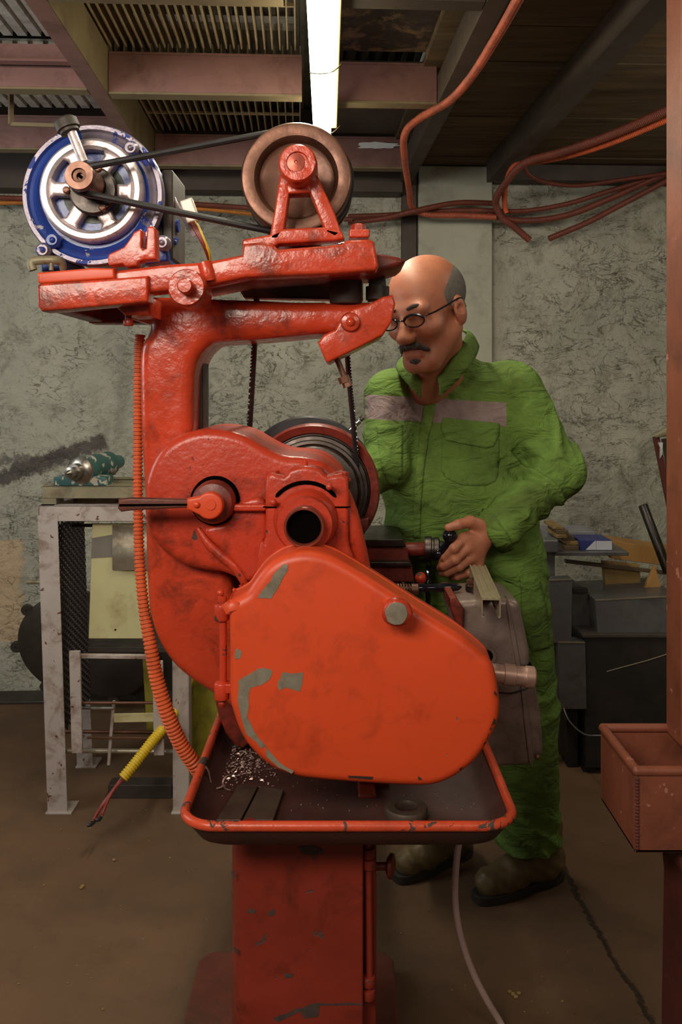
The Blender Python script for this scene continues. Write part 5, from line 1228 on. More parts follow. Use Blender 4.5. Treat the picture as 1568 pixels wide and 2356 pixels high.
# aluminium profile lying on the gearbox
mb = MB(); 
def prof_pts(): return [(-.018, -.034), (-.014, -.037), (-.013, -.033), (-.0155, -.032), (-.0155, -.0025), (.0155, -.0025), (.0155, -.032), (.013, -.033), (.014, -.037), (.018, -.034), (.018, .0025), (.0145, .0025), (.0145, 0), (.006, 0), (.006, .0025), (.002, .0025), (.002, 0), (-.006, 0), (-.006, .0025), (-.010, .0025), (-.010, 0), (-.0145, 0), (-.0145, .0025), (-.018, .0025)]
A = P(1129, 1378, 1.64); B = P(1098, 1302, 1.95); B.z = A.z = P(0, 1378, 1.64).z; ax = (B-A); Lp = ax.length; ax.normalize(); rt = ax.cross(Vector((0, 0, 1))).normalized(); upv = rt.cross(ax)
Mp = Matrix((( rt.x, ax.x, upv.x, A.x), (rt.y, ax.y, upv.y, A.y), (rt.z, ax.z, upv.z, A.z), (0, 0, 0, 1)))
mb.slab(prof_pts(), 0, Lp, M=Mp)
tag(build('aluminium_profile', mb, M['alu'], smooth=False), 'short ribbed aluminium channel offcut lying on top of the grey gearbox', 'profile')

# orange conduit down the back of the column
mb = MB(); pts = [(322, 770, 1.66), (318, 850, 1.66), (317, 1000, 1.66), (317, 1150, 1.65), (321, 1290, 1.64), (331, 1400, 1.63), (345, 1480, 1.62), (360, 1560, 1.62), (382, 1635, 1.62), (412, 1705, 1.63), (442, 1752, 1.64), (470, 1790, 1.66)]
mb.tube([P(*p) for p in pts], [.0095, .0085, .0085, .009, .0095, .010, .0115, .0130, .0135, .0135, .0135, .0135], 14, 8, (.0075, .0012))
tag(build('corrugated_conduit', mb, M['orangehose']), 'orange corrugated cable conduit running down the left side of the lathe column', 'conduit')

# drain hose
mb = MB(); mb.tube([P(1066, 1900, 1.86), P(1052, 1960, 1.85), P(1046, 2050, 1.83), P(1052, 2120, 1.82), P(1068, 2185, 1.82), P(1092, 2248, 1.82), P(1122, 2306, 1.82), P(1150, 2352, 1.82), P(1165, 2385, 1.80)], .0072, 14, 8)
tag(build('drain_hose', mb, M['greyhose']), 'pinkish translucent hose hanging from the tray and curving to the floor', 'hose')

# things lying in the tray
TF = RZ-.044+.0005
M['plate'] = mat('brown_steel_plate', (84, 68, 56), .5, .3, var=.2, vs=14, dirt=(.6, (56, 42, 36), 12), bump=.15)
def tray_plate(q, z, h, m, label):
    mb = MB(); pts = [PZ(x, y, z+h) for x, y in q]; mb.slab([(p.x, p.y) for p in pts], z, z+h, M=Mz); return tag(build('steel_plate', mb, M[m], bevel=.001), label, 'plate')
tray_plate([(548, 1806), (594, 1806), (553, 1886), (497, 1886)], TF, .006, 'plate', 'left of the two flat steel plates lying in the chip tray')
tray_plate([(598, 1808), (652, 1816), (628, 1886), (558, 1886)], TF, .0075, 'plate', 'right of the two flat steel plates lying in the chip tray')
rc = PZ(934, 1850, TF+.02); mb = MB(); mb.lathe([(.020, .0), (.034, 0), (.036, .003), (.036, .014), (.034, .017), (.020, .017), (.018, .014), (.018, .003)], (rc.x, rc.y, TF), (0, 0, 1), 40, True)
tag(build('steel_ring', mb, M['plate']), 'dark steel ring lying in the shadowed right half of the tray', 'ring')
mb = MB()
for i in range(520):
    px = random.gauss(556, 42); py = random.gauss(1745, 34)
    if px < 495 or px > 720 or py < 1660 or py > 1860: continue
    p = PZ(px, py, TF); s_ = random.choice([.0012, .0018, .0025, .0035])
    a = random.random()*6.3; d = Vector((math.cos(a), math.sin(a), random.uniform(0, .5)))*s_
    u = Vector((-math.sin(a), math.cos(a), .3))*s_*.5; p = p+Vector((0, 0, .001+random.random()*.003))
    b = len(mb.v); mb.v += [p-d-u, p+d-u, p+d+u, p-d+u, p+Vector((0, 0, s_*.6))]; mb.face((b, b+1, b+4)); mb.face((b+1, b+2, b+4)); mb.face((b+2, b+3, b+4)); mb.face((b+3, b, b+4)); mb.face((b+3, b+2, b+1, b))
for i in range(90):
    px = random.uniform(500, 1100); py = random.uniform(1700, 1870); p = PZ(px, py, TF); s_ = .001
    mb.box((p.x, p.y, p.z), (p.x+s_*random.uniform(.5, 2), p.y+s_*2, p.z+s_))
o = tag(build('metal_swarf', mb, M['swarf'], smooth=False), 'scatter of tiny pinkish metal chips in the left half of the tray', 'swarf'); o['kind'] = 'stuff'
def curl(q, w, label, lift=.007):
    mb = MB(); pts = [PZ(x, y, TF+lift+.013*z) for x, y, z in q]
    pts = [Vector(p) for p in smooth2([tuple(p) for p in pts], 6, False)]
    mb.tube(pts, w, 6, 0, flat=(.25, 1)); tag(build('metal_shaving', mb, M['swarf']), label, 'shaving')
curl([(456, 1759, 3), (470, 1762, 3), (480, 1775, 2.2), (484, 1795, 1), (490, 1812, 0), (505, 1812, 0), (515, 1806, 0)], .003, 'long pale curled metal ribbon at the left edge of the tray')
curl([(535, 1782, 1), (520, 1786, 1.5), (512, 1800, 1), (518, 1814, 0), (530, 1818, 0)], .002, 'small pale curl of metal beside the left steel plate')
curl([(570, 1758, 0), (556, 1778, .5), (540, 1786, 0), (580, 1775, .5), (630, 1766, 0)], .0009, 'fine pale metal thread beneath the gear cover')
mb = MB()
for i in range(130):
    px = random.uniform(10, 1400); py = random.uniform(1850, 2350); p = PZ(px, py, 0)
    if -.35 < p.x < .14 and p.y < 2.04: continue
    s_ = random.choice([.001, .0015, .002, .003])
    mb.ball((p.x, p.y, s_*.5), s_*1.2, s_, s_*.6, 6, 4)
for x, y in ((187, 2045), (190, 2041), (1180, 2290), (1186, 2296), (1172, 2284), (1193, 2288), (262, 1981)): 
    p = PZ(x, y, 0); mb.ball((p.x, p.y, .003), .006, .005, .004, 7, 5)
o = tag(build('floor_crumbs', mb, M['wood']), 'scattered crumbs of dirt on the concrete floor', 'dirt'); o['kind'] = 'stuff'
# ------------------------------------------------------------------ implicit-surface modelling for the worker
class SDF:
    def __init__(s): s.p = []
    def cap(s, a, b, ra, rb=None, k=.02, op='u'): s.p.append(('c', np.array(a, float), np.array(b, float), ra, ra if rb is None else rb, k, op)); return s
    def ell(s, c, r, k=.02, op='u', Rm=None): s.p.append(('e', np.array(c, float), np.array(r, float) if hasattr(r, '__len__') else np.array([r]*3, float), Rm, None, k, op)); return s
    def eval(s, X):
        d = None
        for q in s.p:
            if q[0] == 'c':
                _, a, b, ra, rb, k, op = q; ab = b-a; L2 = max(float(ab@ab), 1e-12)
                t = np.clip(((X-a)@ab)/L2, 0, 1); dd = np.linalg.norm(X-a-t[:, None]*ab, axis=1)-(ra+(rb-ra)*t)
            else:
                _, c, r, Rm, _n, k, op = q; Y = X-c
                if Rm is not None: Y = Y@Rm
                k0 = np.linalg.norm(Y/r, axis=1); k1 = np.linalg.norm(Y/(r*r), axis=1); dd = k0*(k0-1)/np.maximum(k1, 1e-9)
            if d is None: d = dd; continue
            if op == 'u':
                h = np.clip(.5+.5*(d-dd)/k, 0, 1); d = d*(1-h)+dd*h-k*h*(1-h)
            else:
                h = np.clip(.5-.5*(d+dd)/k, 0, 1); d = d*(1-h)-dd*h+k*h*(1-h)
        return d
def surface(sdf, lo, hi, vox, disp=None):
    lo = np.array(lo, float); hi = np.array(hi, float); n = np.ceil((hi-lo)/vox).astype(int)+1
    ax = [lo[i]+vox*np.arange(n[i]) for i in range(3)]
    V = np.empty(n)
    for i in range(n[0]):
        G = np.stack(np.meshgrid([ax[0][i]], ax[1], ax[2], indexing='ij'), -1).reshape(-1, 3)
        d = sdf.eval(G)
        if disp is not None: 
            m = np.abs(d) < .05
            if m.any(): d[m] += disp(G[m])
        V[i] = d.reshape(n[1], n[2])
    I = V < 0
    corners = [(a, b, c) for a in (0, 1) for b in (0, 1) for c in (0, 1)]
    sh = n-1
    cnt = sum(I[a:a+sh[0], b:b+sh[1], c:c+sh[2]].astype(int) for a, b, c in corners)
    act = (cnt > 0) & (cnt < 8); idx = -np.ones(sh, int); cells = np.argwhere(act); idx[act] = np.arange(len(cells))
    acc = np.zeros((len(cells), 3)); num = np.zeros(len(cells))
    for a in corners:
        for d in range(3):
            if a[d] == 1: continue
            b = list(a); b[d] = 1
            va = V[cells[:, 0]+a[0], cells[:, 1]+a[1], cells[:, 2]+a[2]]; vb = V[cells[:, 0]+b[0], cells[:, 1]+b[1], cells[:, 2]+b[2]]
            m = (va < 0) != (vb < 0); t = np.where(m, va/np.where(m, va-vb, 1), 0)
            p = np.tile(np.array(a, float), (len(cells), 1)); p[:, d] += t
            acc[m] += p[m]; num[m] += 1
    verts = lo+vox*(cells+acc/num[:, None])
    faces = []
    for d in range(3):
        e1, e2 = [(1, 2), (2, 0), (0, 1)][d]
        sl0 = [slice(1, -1)]*3; sl0[d] = slice(0, -1); sl1 = list(sl0); sl1[d] = slice(1, None)
        s0 = [slice(1, m-1) for m in n]; s0[d] = slice(0, n[d]-1); s1 = [slice(1, m-1) for m in n]; s1[d] = slice(1, n[d])
        A = I[tuple(s0)]; B = I[tuple(s1)]; ch = np.argwhere(A != B); sg = A[A != B]
        off = np.ones(3, int); off[d] = 0; g = ch+off
        o1 = np.zeros(3, int); o1[e1] = 1; o2 = np.zeros(3, int); o2[e2] = 1
        q = np.stack([idx[tuple((g-o1-o2).T)], idx[tuple((g-o2).T)], idx[tuple(g.T)], idx[tuple((g-o1).T)]], 1)
        q[~sg] = q[~sg][:, ::-1]; faces.append(q)
    return verts, np.concatenate(faces)
def mesh_np(name, V, Fc, mats, parent, smooth_it=0):
    me = bpy.data.meshes.new(name); off = np.array(parent.location if parent else (0, 0, 0))
    me.from_pydata((V-off).tolist(), [], Fc.tolist())
    for m in mats: me.materials.append(m)
    me.polygons.foreach_set('use_smooth', [True]*len(me.polygons)); me.update()
    o = bpy.data.objects.new(name, me); COL.objects.link(o); o.parent = parent
    if smooth_it:
        q = o.modifiers.new('smooth', 'SMOOTH'); q.iterations = smooth_it; q.factor = .5
    return o
def laplace(V, Fc, it):
    E = np.concatenate([Fc[:, [0, 1]], Fc[:, [1, 2]], Fc[:, [2, 3]], Fc[:, [3, 0]]])
    for _ in range(it):
        A = np.zeros_like(V); c = np.zeros(len(V))
        np.add.at(A, E[:, 0], V[E[:, 1]]); np.add.at(c, E[:, 0], 1); np.add.at(A, E[:, 1], V[E[:, 0]]); np.add.at(c, E[:, 1], 1)
        V = V*.5+.5*A/c[:, None]
    return V

WK = thing('person', (.40, 2.36, 0), 'person in green overalls and glasses bending over the lathe and gripping its crank', 'person')
# ---- joints (where the worker stands)
nk = P(1008, 838, 2.20)
shL, elL, wrL = P(896, 912, 2.20), P(884, 1072, 2.13), P(820, 1110, 2.08)
shR, elR, wrR = P(1183, 905, 2.24), P(1290, 1086, 2.18), P(1128, 1226, 2.11)
hpR, knR, anR = P(1160, 1290, 2.30), P(1203, 1620, 2.30), P(1214, 1930, 2.385)
hpL, knL, anL = P(1020, 1290, 2.32), P(1000, 1600, 2.38), P(1030, 1905, 2.50)

# ---- overalls
ov = SDF()
ov.cap(P(912, 905, 2.24), P(1168, 893, 2.27), .062, .070)
ov.cap(P(948, 985, 2.26), P(1112, 985, 2.28), .108, .125, .05)
ov.cap(P(968, 1100, 2.25), P(1108, 1112, 2.28), .112, .142, .06)
ov.cap(P(985, 1220, 2.28), P(1125, 1225, 2.30), .115, .128, .06)
ov.cap(P(1000, 870, 2.22), P(1040, 860, 2.25), .062, .066, .04)
ov.cap(hpR, knR, .112, .090, .04); ov.cap(knR, anR, .090, .086, .02)
ov.cap(hpL, knL, .110, .088, .04); ov.cap(knL, anL, .088, .082, .02)
ov.cap(shR, elR, .076, .060, .03); ov.cap(elR, P(1150, 1208, 2.11), .064, .056, .02)
ov.cap(shL, elL, .066, .056, .03); ov.cap(elL, wrL, .058, .046, .02)
# soft folds: thin ridges and grooves where the cloth bunches
def fold(a, b, r, depth, op='s'): ov.cap(a, b, r, r*.6, depth, op)
def onv(px, py, D): return P(px, py, D)
rng = random.Random(3)
def folds(X):
    x, y, z = X[:, 0], X[:, 1], X[:, 2]
    d = np.zeros(len(X))
    def seg(a, b): 
        a = np.array(a); b = np.array(b); ab = b-a; t = ((X-a)@ab)/(ab@ab); q = X-a-np.clip(t, 0, 1)[:, None]*ab; return t, np.linalg.norm(q, axis=1)
    rid = lambda p: 1-2*np.abs(np.sin(p*.5))**.8
    wob = .018*np.sin(x*31+z*17)+.012*np.sin(y*43+x*22+1.3)
    # sleeves: oblique drag folds
    for a, b, amp, fr, sk in ((shR, elR, .0056, 12, 4.0), (elR, wrR, .0052, 12, -5.0), (shL, elL, .0035, 13, 4), (elL, wrL, .003, 14, 3)):
        t, r = seg(a, b); m = np.exp(-((t-.75 if a is shR else t-.4)**2)/.14)*(r < .12)
        L = (Vector(b)-Vector(a)).length
        ph = (t*L+wob*1.5)*fr*6.28/1.0*.9+sk*z*6+x*9
        d -= m*amp*1.25*rid(ph)+m*amp*.6*rid(ph*1.7+y*30+x*20)
    # belly and chest: long soft diagonals
    tm = np.exp(-((z-.95)**2)/.03)*(np.abs(x-.30) < .24)
    d -= tm*.0035*rid((x*.7+z*1.6+wob)*44)
    # trousers: crotch drag lines, knees, stacked hems
    for hp, kn, an in ((hpR, knR, anR), (hpL, knL, anL)):
        t, r = seg(hp, kn); m = (r < .15)*(t > -.1)*(t < 1.1)
        d -= m*.005*rid((z*1.2+(x-hp[0])*1.2+wob)*48)*np.exp(-((t-.15)**2)/.08)
        d -= m*.005*rid((z*1.6-(x-hp[0])*.8+wob)*60)*np.exp(-((t-.95)**2)/.03)
        t, r = seg(kn, an); m = (r < .15)*(t > 0)*(t < 1.3)
        d -= m*.0065*rid((z*1.5+(x-hp[0])*.9+wob)*70)*np.exp(-((t-.95)**2)/.06)
        d += m*.0025*np.sin((x*1.0+z*.3+wob)*75)
    return d
# open V at the neck
ov.cap(P(985, 815, 2.08), P(972, 905, 2.10), .040, .010, .012, 's')
V, Fc = surface(ov, (.02, 2.0, .09), (.74, 2.68, 1.50), .0058, folds)
over = mesh_np('overalls', V, Fc, [M['green'], M['band']], WK); over['label'] = 'faded green work overalls with a grey chest band'
# the hem: cut off below, and the reflective chest band
bm = bmesh.new(); bm.from_mesh(over.data); WL = WK.location.copy()
bmesh.ops.bisect_plane(bm, geom=bm.verts[:]+bm.edges[:]+bm.faces[:], plane_co=Vector((0, 0, .112))-WL, plane_no=(0.0, .0, 1), clear_inner=True)
for zc, nz in ((P(0, 974, 2.12).z, 1), (P(0, 918, 2.12).z, 1)):
    bmesh.ops.bisect_plane(bm, geom=bm.verts[:]+bm.edges[:]+bm.faces[:], plane_co=Vector((.25, 2.15, zc))-WL, plane_no=(0.06, .0, 1))
zb_, zt_ = P(0, 974, 2.12).z, P(0, 918, 2.12).z
def armd(p):
    best = 1
    for a, b in ((shR, elR), (elR, wrR), (shL, elL)):
        ab = b-a; t = max(0, min(1, (p-a).dot(ab)/ab.length_squared)); best = min(best, (p-a-ab*t).length-(.0+.082-.02*t))
    return best
for f in bm.faces:
    p = f.calc_center_median()+WL; zz = p.z+.06*(p.x-.25)
    if zb_ < zz < zt_ and P(840, 0, p.y).x < p.x < P(1166, 0, p.y).x: f.material_index = 1
    f.smooth = True
bm.to_mesh(over.data)
obvh = BVHTree.FromBMesh(bm); bm.free()
# pockets, flap, placket, collar draped over the overalls
def clothpatch(name, pts, m, off=.004, label=None, sm=True):
    mb = MB(); drape(mb, smooth2(pts, 3) if sm else pts, obvh, WL, off); o = build(name, mb, M[m], over)
    s = o.modifiers.new('solid', 'SOLIDIFY'); s.thickness = .003; s.offset = -1
    if label: o['label'] = label
    return o
clothpatch('chest_pocket', [(1016,1000),(1148,1010),(1146,1090),(1138,1108),(1116,1118),(1060,1116),(1022,1098),(1014,1080)], 'greend', .002, sm=False)
clothpatch('pocket_flap', [(1018,962),(1147,974),(1146,1000),(1134,1026),(1116,1031),(1060,1020),(1024,1012),(1014,985)], 'green', .006, sm=False)
clothpatch('pen_pocket', [(866,980),(925,976),(923,1095),(910,1116),(892,1112),(878,1080),(870,1030)], 'greend', .003, sm=False)
clothpatch('front_placket', [(976,906),(1002,880),(1000,912),(990,960),(976,1010),(966,1080),(962,1150),(960,1235),(958,1235),(940,1235),(942,1150),(946,1080),(955,1000),(966,950)][:0] or [(978,912),(1004,872),(1004,915),(994,965),(984,1010),(974,1080),(968,1150),(966,1236),(952,1236),(952,1150),(956,1080),(962,1020),(970,960)], 'green', .005, sm=False)
clothpatch('thigh_pocket', [(1196,1330),(1240,1338),(1256,1400),(1262,1490),(1222,1500),(1200,1440)], 'greend', .003, sm=False)
clothpatch('cuff', [(1090,1188),(1112,1170),(1136,1186),(1164,1226),(1180,1262),(1154,1272),(1130,1240),(1110,1210)], 'greend', .006, sm=False)
# collar: two leaves round the neck
def collar(pts_in, pts_out, name='collar'):
    mb = MB(); a = smooth2([tuple(p) for p in pts_in], 6, False); b = smooth2([tuple(p) for p in pts_out], 6, False)
    n = len(a)
    mb.grid(lambda u, v: Vector(a[min(int(u*(n-1)+.5), n-1)]).lerp(Vector(b[min(int(u*(n-1)+.5), n-1)]), v)+Vector((0, -.010*math.sin(v*PI), .006*math.sin(v*PI))), n-1, 6)
    o = build(name, mb, M['green'], over); s = o.modifiers.new('solid', 'SOLIDIFY'); s.thickness = .005; s.offset = 0
collar([P(1006, 868, 2.10), P(1036, 828, 2.10), P(1062, 790, 2.14), P(1074, 764, 2.20), P(1060, 758, 2.30)], [P(1010, 914, 2.095), P(1054, 872, 2.085), P(1088, 830, 2.11), P(1100, 796, 2.18), P(1084, 790, 2.33)])
collar([P(968, 878, 2.11), P(955, 850, 2.12), P(945, 826, 2.16), P(950, 812, 2.24)], [P(968, 916, 2.105), P(938, 884, 2.10), P(912, 850, 2.14), P(918, 830, 2.26)])

# ---- body: head, neck, limbs and hands as one mesh under the clothes
Hc = P(982, 712, 2.075)
yaw, pitch = math.radians(38), math.radians(20)
fwd = Vector((-math.sin(yaw)*math.cos(pitch), -math.cos(yaw)*math.cos(pitch), -math.sin(pitch)))
rgt = Vector((math.cos(yaw), -math.sin(yaw), 0))           # towards the visible ear
roll = math.radians(4); upz = rgt.cross(fwd).normalized(); 
if upz.z < 0: upz = -upz
rgt = (rgt*math.cos(roll)+upz*math.sin(roll)).normalized(); upz = (upz-rgt*upz.dot(rgt)).normalized()
HS = 1.06
def h(x, y, z): return Hc+(rgt*x+fwd*y+upz*z)*HS
HR = np.array([[rgt.x, fwd.x, upz.x], [rgt.y, fwd.y, upz.y], [rgt.z, fwd.z, upz.z]])
def he(s, c, r, k=.02, op='u'): s.ell(h(*c), [q*HS for q in r], k, op, HR)
hd = SDF()
he(hd, (0, -.012, .040), (.077, .099, .080), .02)
he(hd, (0, .030, -.022), (.062, .066, .086), .03)
hd.cap(h(-.018, .070, -.100), h(.018, .070, -.100), .024*HS, None, .025)
for s_ in (-1, 1):
    hd.cap(h(s_*.056, .002, -.052), h(s_*.020, .064, -.098), .021*HS, .022*HS, .025)
    he(hd, (s_*.043, .066, -.026), (.024, .022, .020), .02)
    hd.ell(h(s_*.033, .098, .004), .0175*HS, .014, 's')
    hd.ell(h(s_*.032, .074, .003), .0135*HS, .003)
    hd.cap(h(s_*.020, .088, .012), h(s_*.046, .078, .010), .004, .004, .006)
    hd.cap(h(s_*.020, .086, -.008), h(s_*.044, .078, -.006), .004, .004, .008)
    he(hd, (s_*.080, -.006, -.012), (.010, .021, .034), .008)
    hd.ell(h(s_*.089, .002, -.008), .0095*HS, .006, 's')
    he(hd, (s_*.012, .108, -.038), (.010, .012, .009), .008)
    hd.cap(h(s_*.022, .096, -.045), h(s_*.036, .082, -.070), .004, .003, .008, 's')
hd.cap(h(-.044, .084, .022), h(.044, .084, .022), .011*HS, None, .018)
hd.cap(h(0, .090, .008), h(0, .118, -.032), .0085*HS, .0135*HS, .014)
hd.cap(h(-.020, .094, -.066), h(.020, .094, -.066), .0065*HS, None, .008)
hd.cap(h(-.017, .092, -.078), h(.017, .092, -.078), .0075*HS, None, .008)
hd.cap(h(-.022, .104, -.0722), h(.022, .104, -.0722), .0022, None, .004, 's')
hd.cap(h(0, -.025, -.05), P(1012, 890, 2.24), .056, .066, .03)
hd.cap(h(0, .02, -.085), P(978, 890, 2.18), .034, .050, .03)
V1, F1 = surface(hd, Hc-Vector((.17, .19, .24)), Hc+Vector((.16, .24, .16)), .0032)
inn = SDF()
inn.cap(P(930, 915, 2.26), P(1150, 905, 2.28), .045, .05); inn.cap(P(960, 990, 2.27), P(1100, 990, 2.29), .09, .10, .05)
inn.cap(P(985, 1110, 2.28), P(1080, 1110, 2.29), .09, .10, .05); inn.cap(P(990, 1220, 2.30), P(1120, 1225, 2.31), .09, .10, .05)
for a, b, ra, rb in ((hpR, knR, .085, .06), (knR, anR, .06, .042), (hpL, knL, .085, .06), (knL, anL, .06, .042), (shR, elR, .055, .042), (elR, wrR, .042, .031), (shL, elL, .048, .04), (elL, wrL, .04, .03)): inn.cap(a, b, ra, rb, .02)
inn.cap(P(1008, 900, 2.25), P(1000, 850, 2.22), .055, .05, .03)
V2, F2 = surface(inn, (.0, 2.0, .05), (.74, 2.66, 1.46), .013)
# hand on the crank: back of the hand towards the camera, fingers curled round the ball and arm
hn = SDF(); W = P(1122, 1222, 2.10)
def H_(px, py, D): return P(px, py, D)
hn.cap(P(1150, 1205, 2.12), P(1108, 1232, 2.095), .031, .028, .01)
kI, kM, kR_, kP = H_(1066, 1240, 2.062), H_(1072, 1262, 2.058), H_(1083, 1284, 2.066), H_(1098, 1302, 2.078)
for q, ra in ((kI, .0155), (kM, .0155), (kR_, .015), (kP, .0135)): hn.cap(P(1106, 1236, 2.09), q, .022, ra, .014)
hn.cap(kI, kP, .013, .012, .01)
fing = [ (kI, H_(1044, 1262, 2.035), H_(1024, 1284, 2.05), H_(1016, 1294, 2.075), .0112),
         (kM, H_(1046, 1288, 2.035), H_(1020, 1303, 2.052), H_(1012, 1306, 2.080), .0112),
         (kR_, H_(1056, 1304, 2.045), H_(1028, 1318, 2.062), H_(1016, 1319, 2.088), .0105),
         (kP, H_(1078, 1318, 2.062), H_(1052, 1328, 2.075), H_(1038, 1328, 2.095), .0092)]
for a, b, c, d, r_ in fing:
    hn.cap(a, b, r_*1.12, r_, .004); hn.cap(b, c, r_*1.02, r_*.9, .002); hn.cap(c, d, r_*.92, r_*.82, .002)
    hn.ell(b, r_*1.08, .003)
tA, tB, tC, tD = P(1112, 1214, 2.085), P(1080, 1200, 2.062), P(1054, 1207, 2.048), P(1031, 1214, 2.045)
hn.cap(tA, tB, .019, .0145, .012); hn.cap(tB, tC, .0140, .0118, .004); hn.cap(tC, tD, .0118, .0095, .003); hn.ell(tC, .0125, .003)
V3, F3 = surface(hn, (P(1000, 0, 2.07).x, 2.0, P(0, 1345, 2.07).z), (P(1175, 0, 2.1).x, 2.17, P(0, 1170, 2.1).z), .0022)
# other hand, behind the chuck
h2 = SDF(); h2.cap(wrL, P(800, 1118, 2.06), .030, .024, .01)
for i, (dx, dz) in enumerate(((0, 0), (1, 15), (2, 30), (4, 44))):
    a = P(798+dx, 1098+dz*.9, 2.055); b = P(782+dx*2, 1098+dz, 2.05); c = P(774+dx*2, 1104+dz, 2.065)
    h2.cap(P(802, 1116, 2.06), a, .016, .011, .006); h2.cap(a, b, .0105, .0095, .003); h2.cap(b, c, .0095, .008, .003)
h2.cap(P(806, 1106, 2.05), P(792, 1084, 2.04), .014, .011, .006); h2.cap(P(792, 1084, 2.04), P(778, 1078, 2.045), .011, .009, .003)
V4, F4 = surface(h2, (P(760, 0, 2.05).x, 1.99, P(0, 1170, 2.05).z), (P(835, 0, 2.08).x, 2.13, P(0, 1060, 2.05).z), .003)
Vs, Fs, o_ = [], [], 0
for v, f in ((V1, F1), (V2, F2), (V3, F3), (V4, F4)): Vs.append(v); Fs.append(f+o_); o_ += len(v)
body = mesh_np('body', np.concatenate(Vs), np.concatenate(Fs), [M['skin']], WK, 1)
# hair, moustache, brows
hr = SDF(); he(hr, (0, -.020, .032), (.0810, .0985, .0790), .02)
Vh, Fh = surface(hr, Hc-Vector((.15, .16, .16)), Hc+Vector((.15, .16, .16)), .004)
keep = []
for f in Fh:
    c = Vector(Vh[f].mean(0))-Hc; x, y, z = c.dot(rgt)/HS, c.dot(fwd)/HS, c.dot(upz)/HS
    edge = .003*math.sin(x*70)
    if (y < .012-.35*max(0, .02-z)+.25*abs(x)+edge*.5 and z > -.062): keep.append(f)
Fh = np.array(keep); hair = mesh_np('hair', Vh, Fh, [M['hair']], WK); 
bm = bmesh.new(); bm.from_mesh(hair.data); bmesh.ops.delete(bm, geom=[v for v in bm.verts if not v.link_faces], context='VERTS'); bm.to_mesh(hair.data); bm.free()
s = hair.modifiers.new('solid', 'SOLIDIFY'); s.thickness = .003; s.offset = -1
mt = SDF()
for s_ in (-1, 1):
    mt.cap(h(0, .105, -.054), h(s_*.018, .101, -.056), .0075, .008, .006); mt.cap(h(s_*.018, .101, -.056), h(s_*.036, .086, -.070), .008, .0045, .006)
Vm, Fm = surface(mt, h(0, .1, -.06)-Vector((.08, .08, .05)), h(0, .1, -.06)+Vector((.08, .08, .05)), .0022, lambda X: .0012*np.sin(X[:, 0]*900)*np.sin(X[:, 2]*500))
mesh_np('moustache', Vm, Fm, [M['tache']], WK)
bt = SDF(); bt.cap(h(-.012, .086, -.092), h(.012, .086, -.092), .011, None, .006); bt.cap(h(0, .086, -.092), h(0, .078, -.112), .012, .008, .006)
Vm, Fm = surface(bt, h(0, .085, -.1)-Vector((.06, .06, .05)), h(0, .085, -.1)+Vector((.06, .06, .05)), .0024, lambda X: .001*np.sin(X[:, 0]*800)*np.sin(X[:, 2]*600))
mesh_np('chin_beard', Vm, Fm, [M['tache']], WK)
for s_ in (-1, 1):
    mb = MB(); mb.tube([h(s_*.016, .099, .026), h(s_*.032, .096, .031), h(s_*.050, .080, .026)], [.004, .005, .003], 8, 4); build('eyebrow', mb, M['tache'], WK)
# glasses
M['lens'] = NT('clear_lens').mat; bq = M['lens'].node_tree.nodes['Principled BSDF']; bq.inputs['Transmission Weight'].default_value = 1; bq.inputs['Roughness'].default_value = .02; bq.inputs['IOR'].default_value = 1.05; bq.inputs['Base Color'].default_value = (.95, .97, .95, 1)
gl = bpy.data.objects.new('glasses', None); COL.objects.link(gl); gl.parent = WK; gl.location = h(0, .12, 0)-WL; gl['label'] = 'dark-rimmed glasses'
for s_ in (-1, 1):
    ring = []
    for k in range(25):
        t = 2*PI*k/24; cx, cz = s_*.034+.025*math.cos(t), .002+.013*math.sin(t)*(1 if math.sin(t) > 0 else 1.1); ring.append(h(cx, .112-.10*abs(cx)**1.5*2, cz))
    mb = MB(); mb.tube(ring, .0017, 8, 0, cap=False); mb.tube(ring[1:12], .0034, 8, 0); build('lens_rim', mb, M['black'], gl)
    mb = MB(); b = len(mb.v); mb.v += ring[:-1]; mb.face([b+i for i in range(24)]); mb.v += [p+fwd*.001 for p in ring[:-1]]; mb.face([b+24+i for i in range(24)][::-1])
    for i in range(24): mb.face((b+i, b+(i+1) % 24, b+24+(i+1) % 24, b+24+i))
    build('lens', mb, M['lens'], gl)
    mb = MB(); mb.tube([h(s_*.059, .100, .008), h(s_*.072, .085, .009), h(s_*.082, .04, .012), h(s_*.086, -.004, .014), h(s_*.084, -.020, .004), h(s_*.082, -.028, -.012)], .0021, 8, 4); build('temple_arm', mb, M['black'], gl)
mb = MB(); mb.tube([h(-.010, .111, .003), h(0, .116, .007), h(.010, .111, .003)], .0018, 8, 4); build('bridge', mb, M['black'], gl)
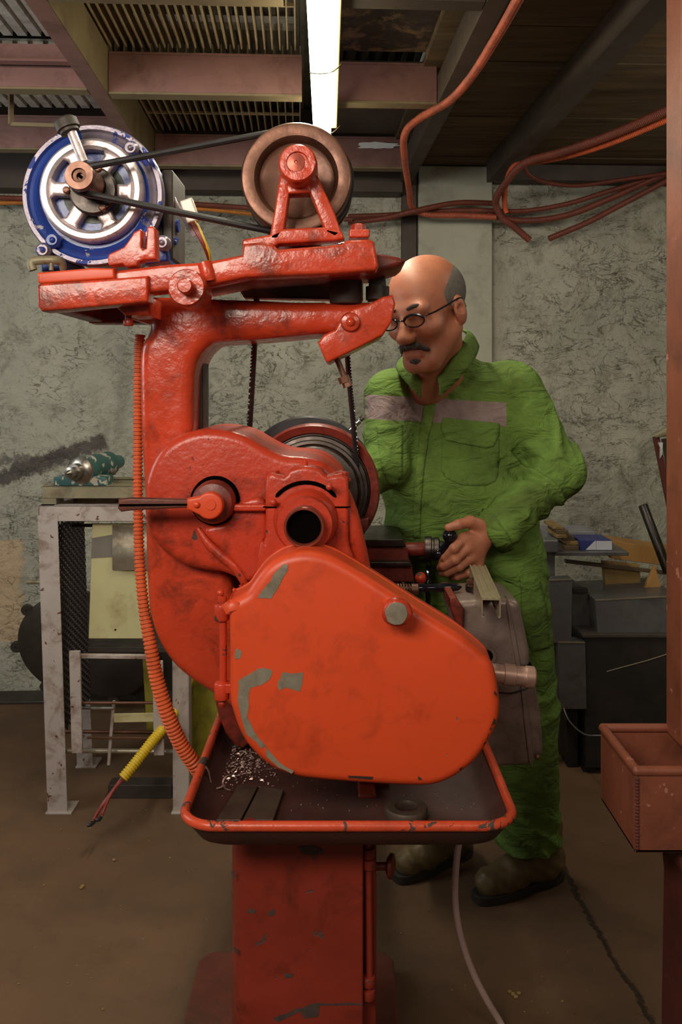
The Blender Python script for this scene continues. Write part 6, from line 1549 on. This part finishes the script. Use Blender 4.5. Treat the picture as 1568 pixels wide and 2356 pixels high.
# boots
def boot(heel, toe, label):
    h0 = Vector((heel.x, heel.y, 0)); t0 = Vector((toe.x, toe.y, 0)); d = (t0-h0).normalized(); L = (t0-h0).length; sd = Vector((-d.y, d.x, 0))
    b = SDF()
    def q(f, s_, z): return h0+d*(f*L)+sd*s_+Vector((0, 0, z))
    b.cap(q(.14, 0, .060), q(.24, 0, .060), .036, .037); b.cap(q(.24, 0, .055), q(.62, 0, .050), .038, .041, .02); b.cap(q(.62, 0, .048), q(.83, .0, .045), .041, .038, .02)
    b.cap(q(.22, 0, .06), q(.20, 0, .150), .040, .044, .03); b.cap(q(.30, 0, .09), q(.60, 0, .062), .034, .030, .02)
    Vb, Fb = surface(b, np.array(q(.5, 0, .09))-np.array((.22, .22, .09)), np.array(q(.5, 0, .09))+np.array((.22, .22, .13)), .005, lambda X: .0012*np.sin(X[:, 0]*130+X[:, 2]*160)+.001*np.sin(X[:, 1]*210))
    Vb = laplace(Vb, Fb, 1); Vb[:, 2] = np.maximum(Vb[:, 2], .017)
    o = mesh_np('boot', Vb, Fb, [M['boot']], WK); o['label'] = label
    mb = MB(); ol = []
    for k in range(36):
        t = 2*PI*k/36; f = .5+.5*math.cos(t); wd = .043*(1-.18*math.exp(-((f-.38)/.13)**2)); s_ = math.sin(t)
        sg = (1 if s_ > 0 else -1)*abs(s_)**.55; p = q(.02+.97*f, sg*wd*(.97 if f > .5 else .88), 0); ol.append((p.x, p.y))
    mb.slab(ol, .0, .024, .0, M=Mz); build('sole', mb, M['sole'], o, bevel=.004)
    mb = MB(); 
    for k in range(4):
        f = .40+.075*k; z = .118-.010*k-.006*(k > 2)
        mb.tube([q(f, -.020, z-.010), q(f+.01, 0, z+.004), q(f+.035, .020, z-.010)], .0022, 6, 3); mb.tube([q(f, .020, z-.010), q(f+.01, 0, z+.005), q(f+.035, -.020, z-.010)], .0022, 6, 3)
    build('laces', mb, M['lace'], o)
boot(P(1296, 2005, 2.42), P(1088, 2052, 2.29), 'worn tan boot nearer the camera')
boot(P(1085, 1965, 2.55), P(906, 2020, 2.385), 'worn dark boot half hidden beneath the tray')
# ---- groups for the repeated things
GR = {'wood_offcut': 'wood offcuts stacked on the grey table', 'cast_flange': 'cast flanges leaning behind the rack', 'cable_conduit': 'conduits under the ceiling and along the wall',
      'cross_beam': 'cross beams of the ceiling', 'steel_beam': 'long beams of the ceiling', 'ceiling_grating': 'open gratings of the ceiling', 'ribbed_panel': 'ribbed deck panels of the ceiling',
      'grey_sheet': 'grey metal panels beside the worker', 'metal_shaving': 'metal shavings in the chip tray', 'steel_plate': 'steel plates in the chip tray', 'steel_channel': 'steel channels on top of the rack'}
for o in bpy.data.objects:
    k = o.name.split('.')[0]
    if k in GR and o.parent is None: o['group'] = GR[k]
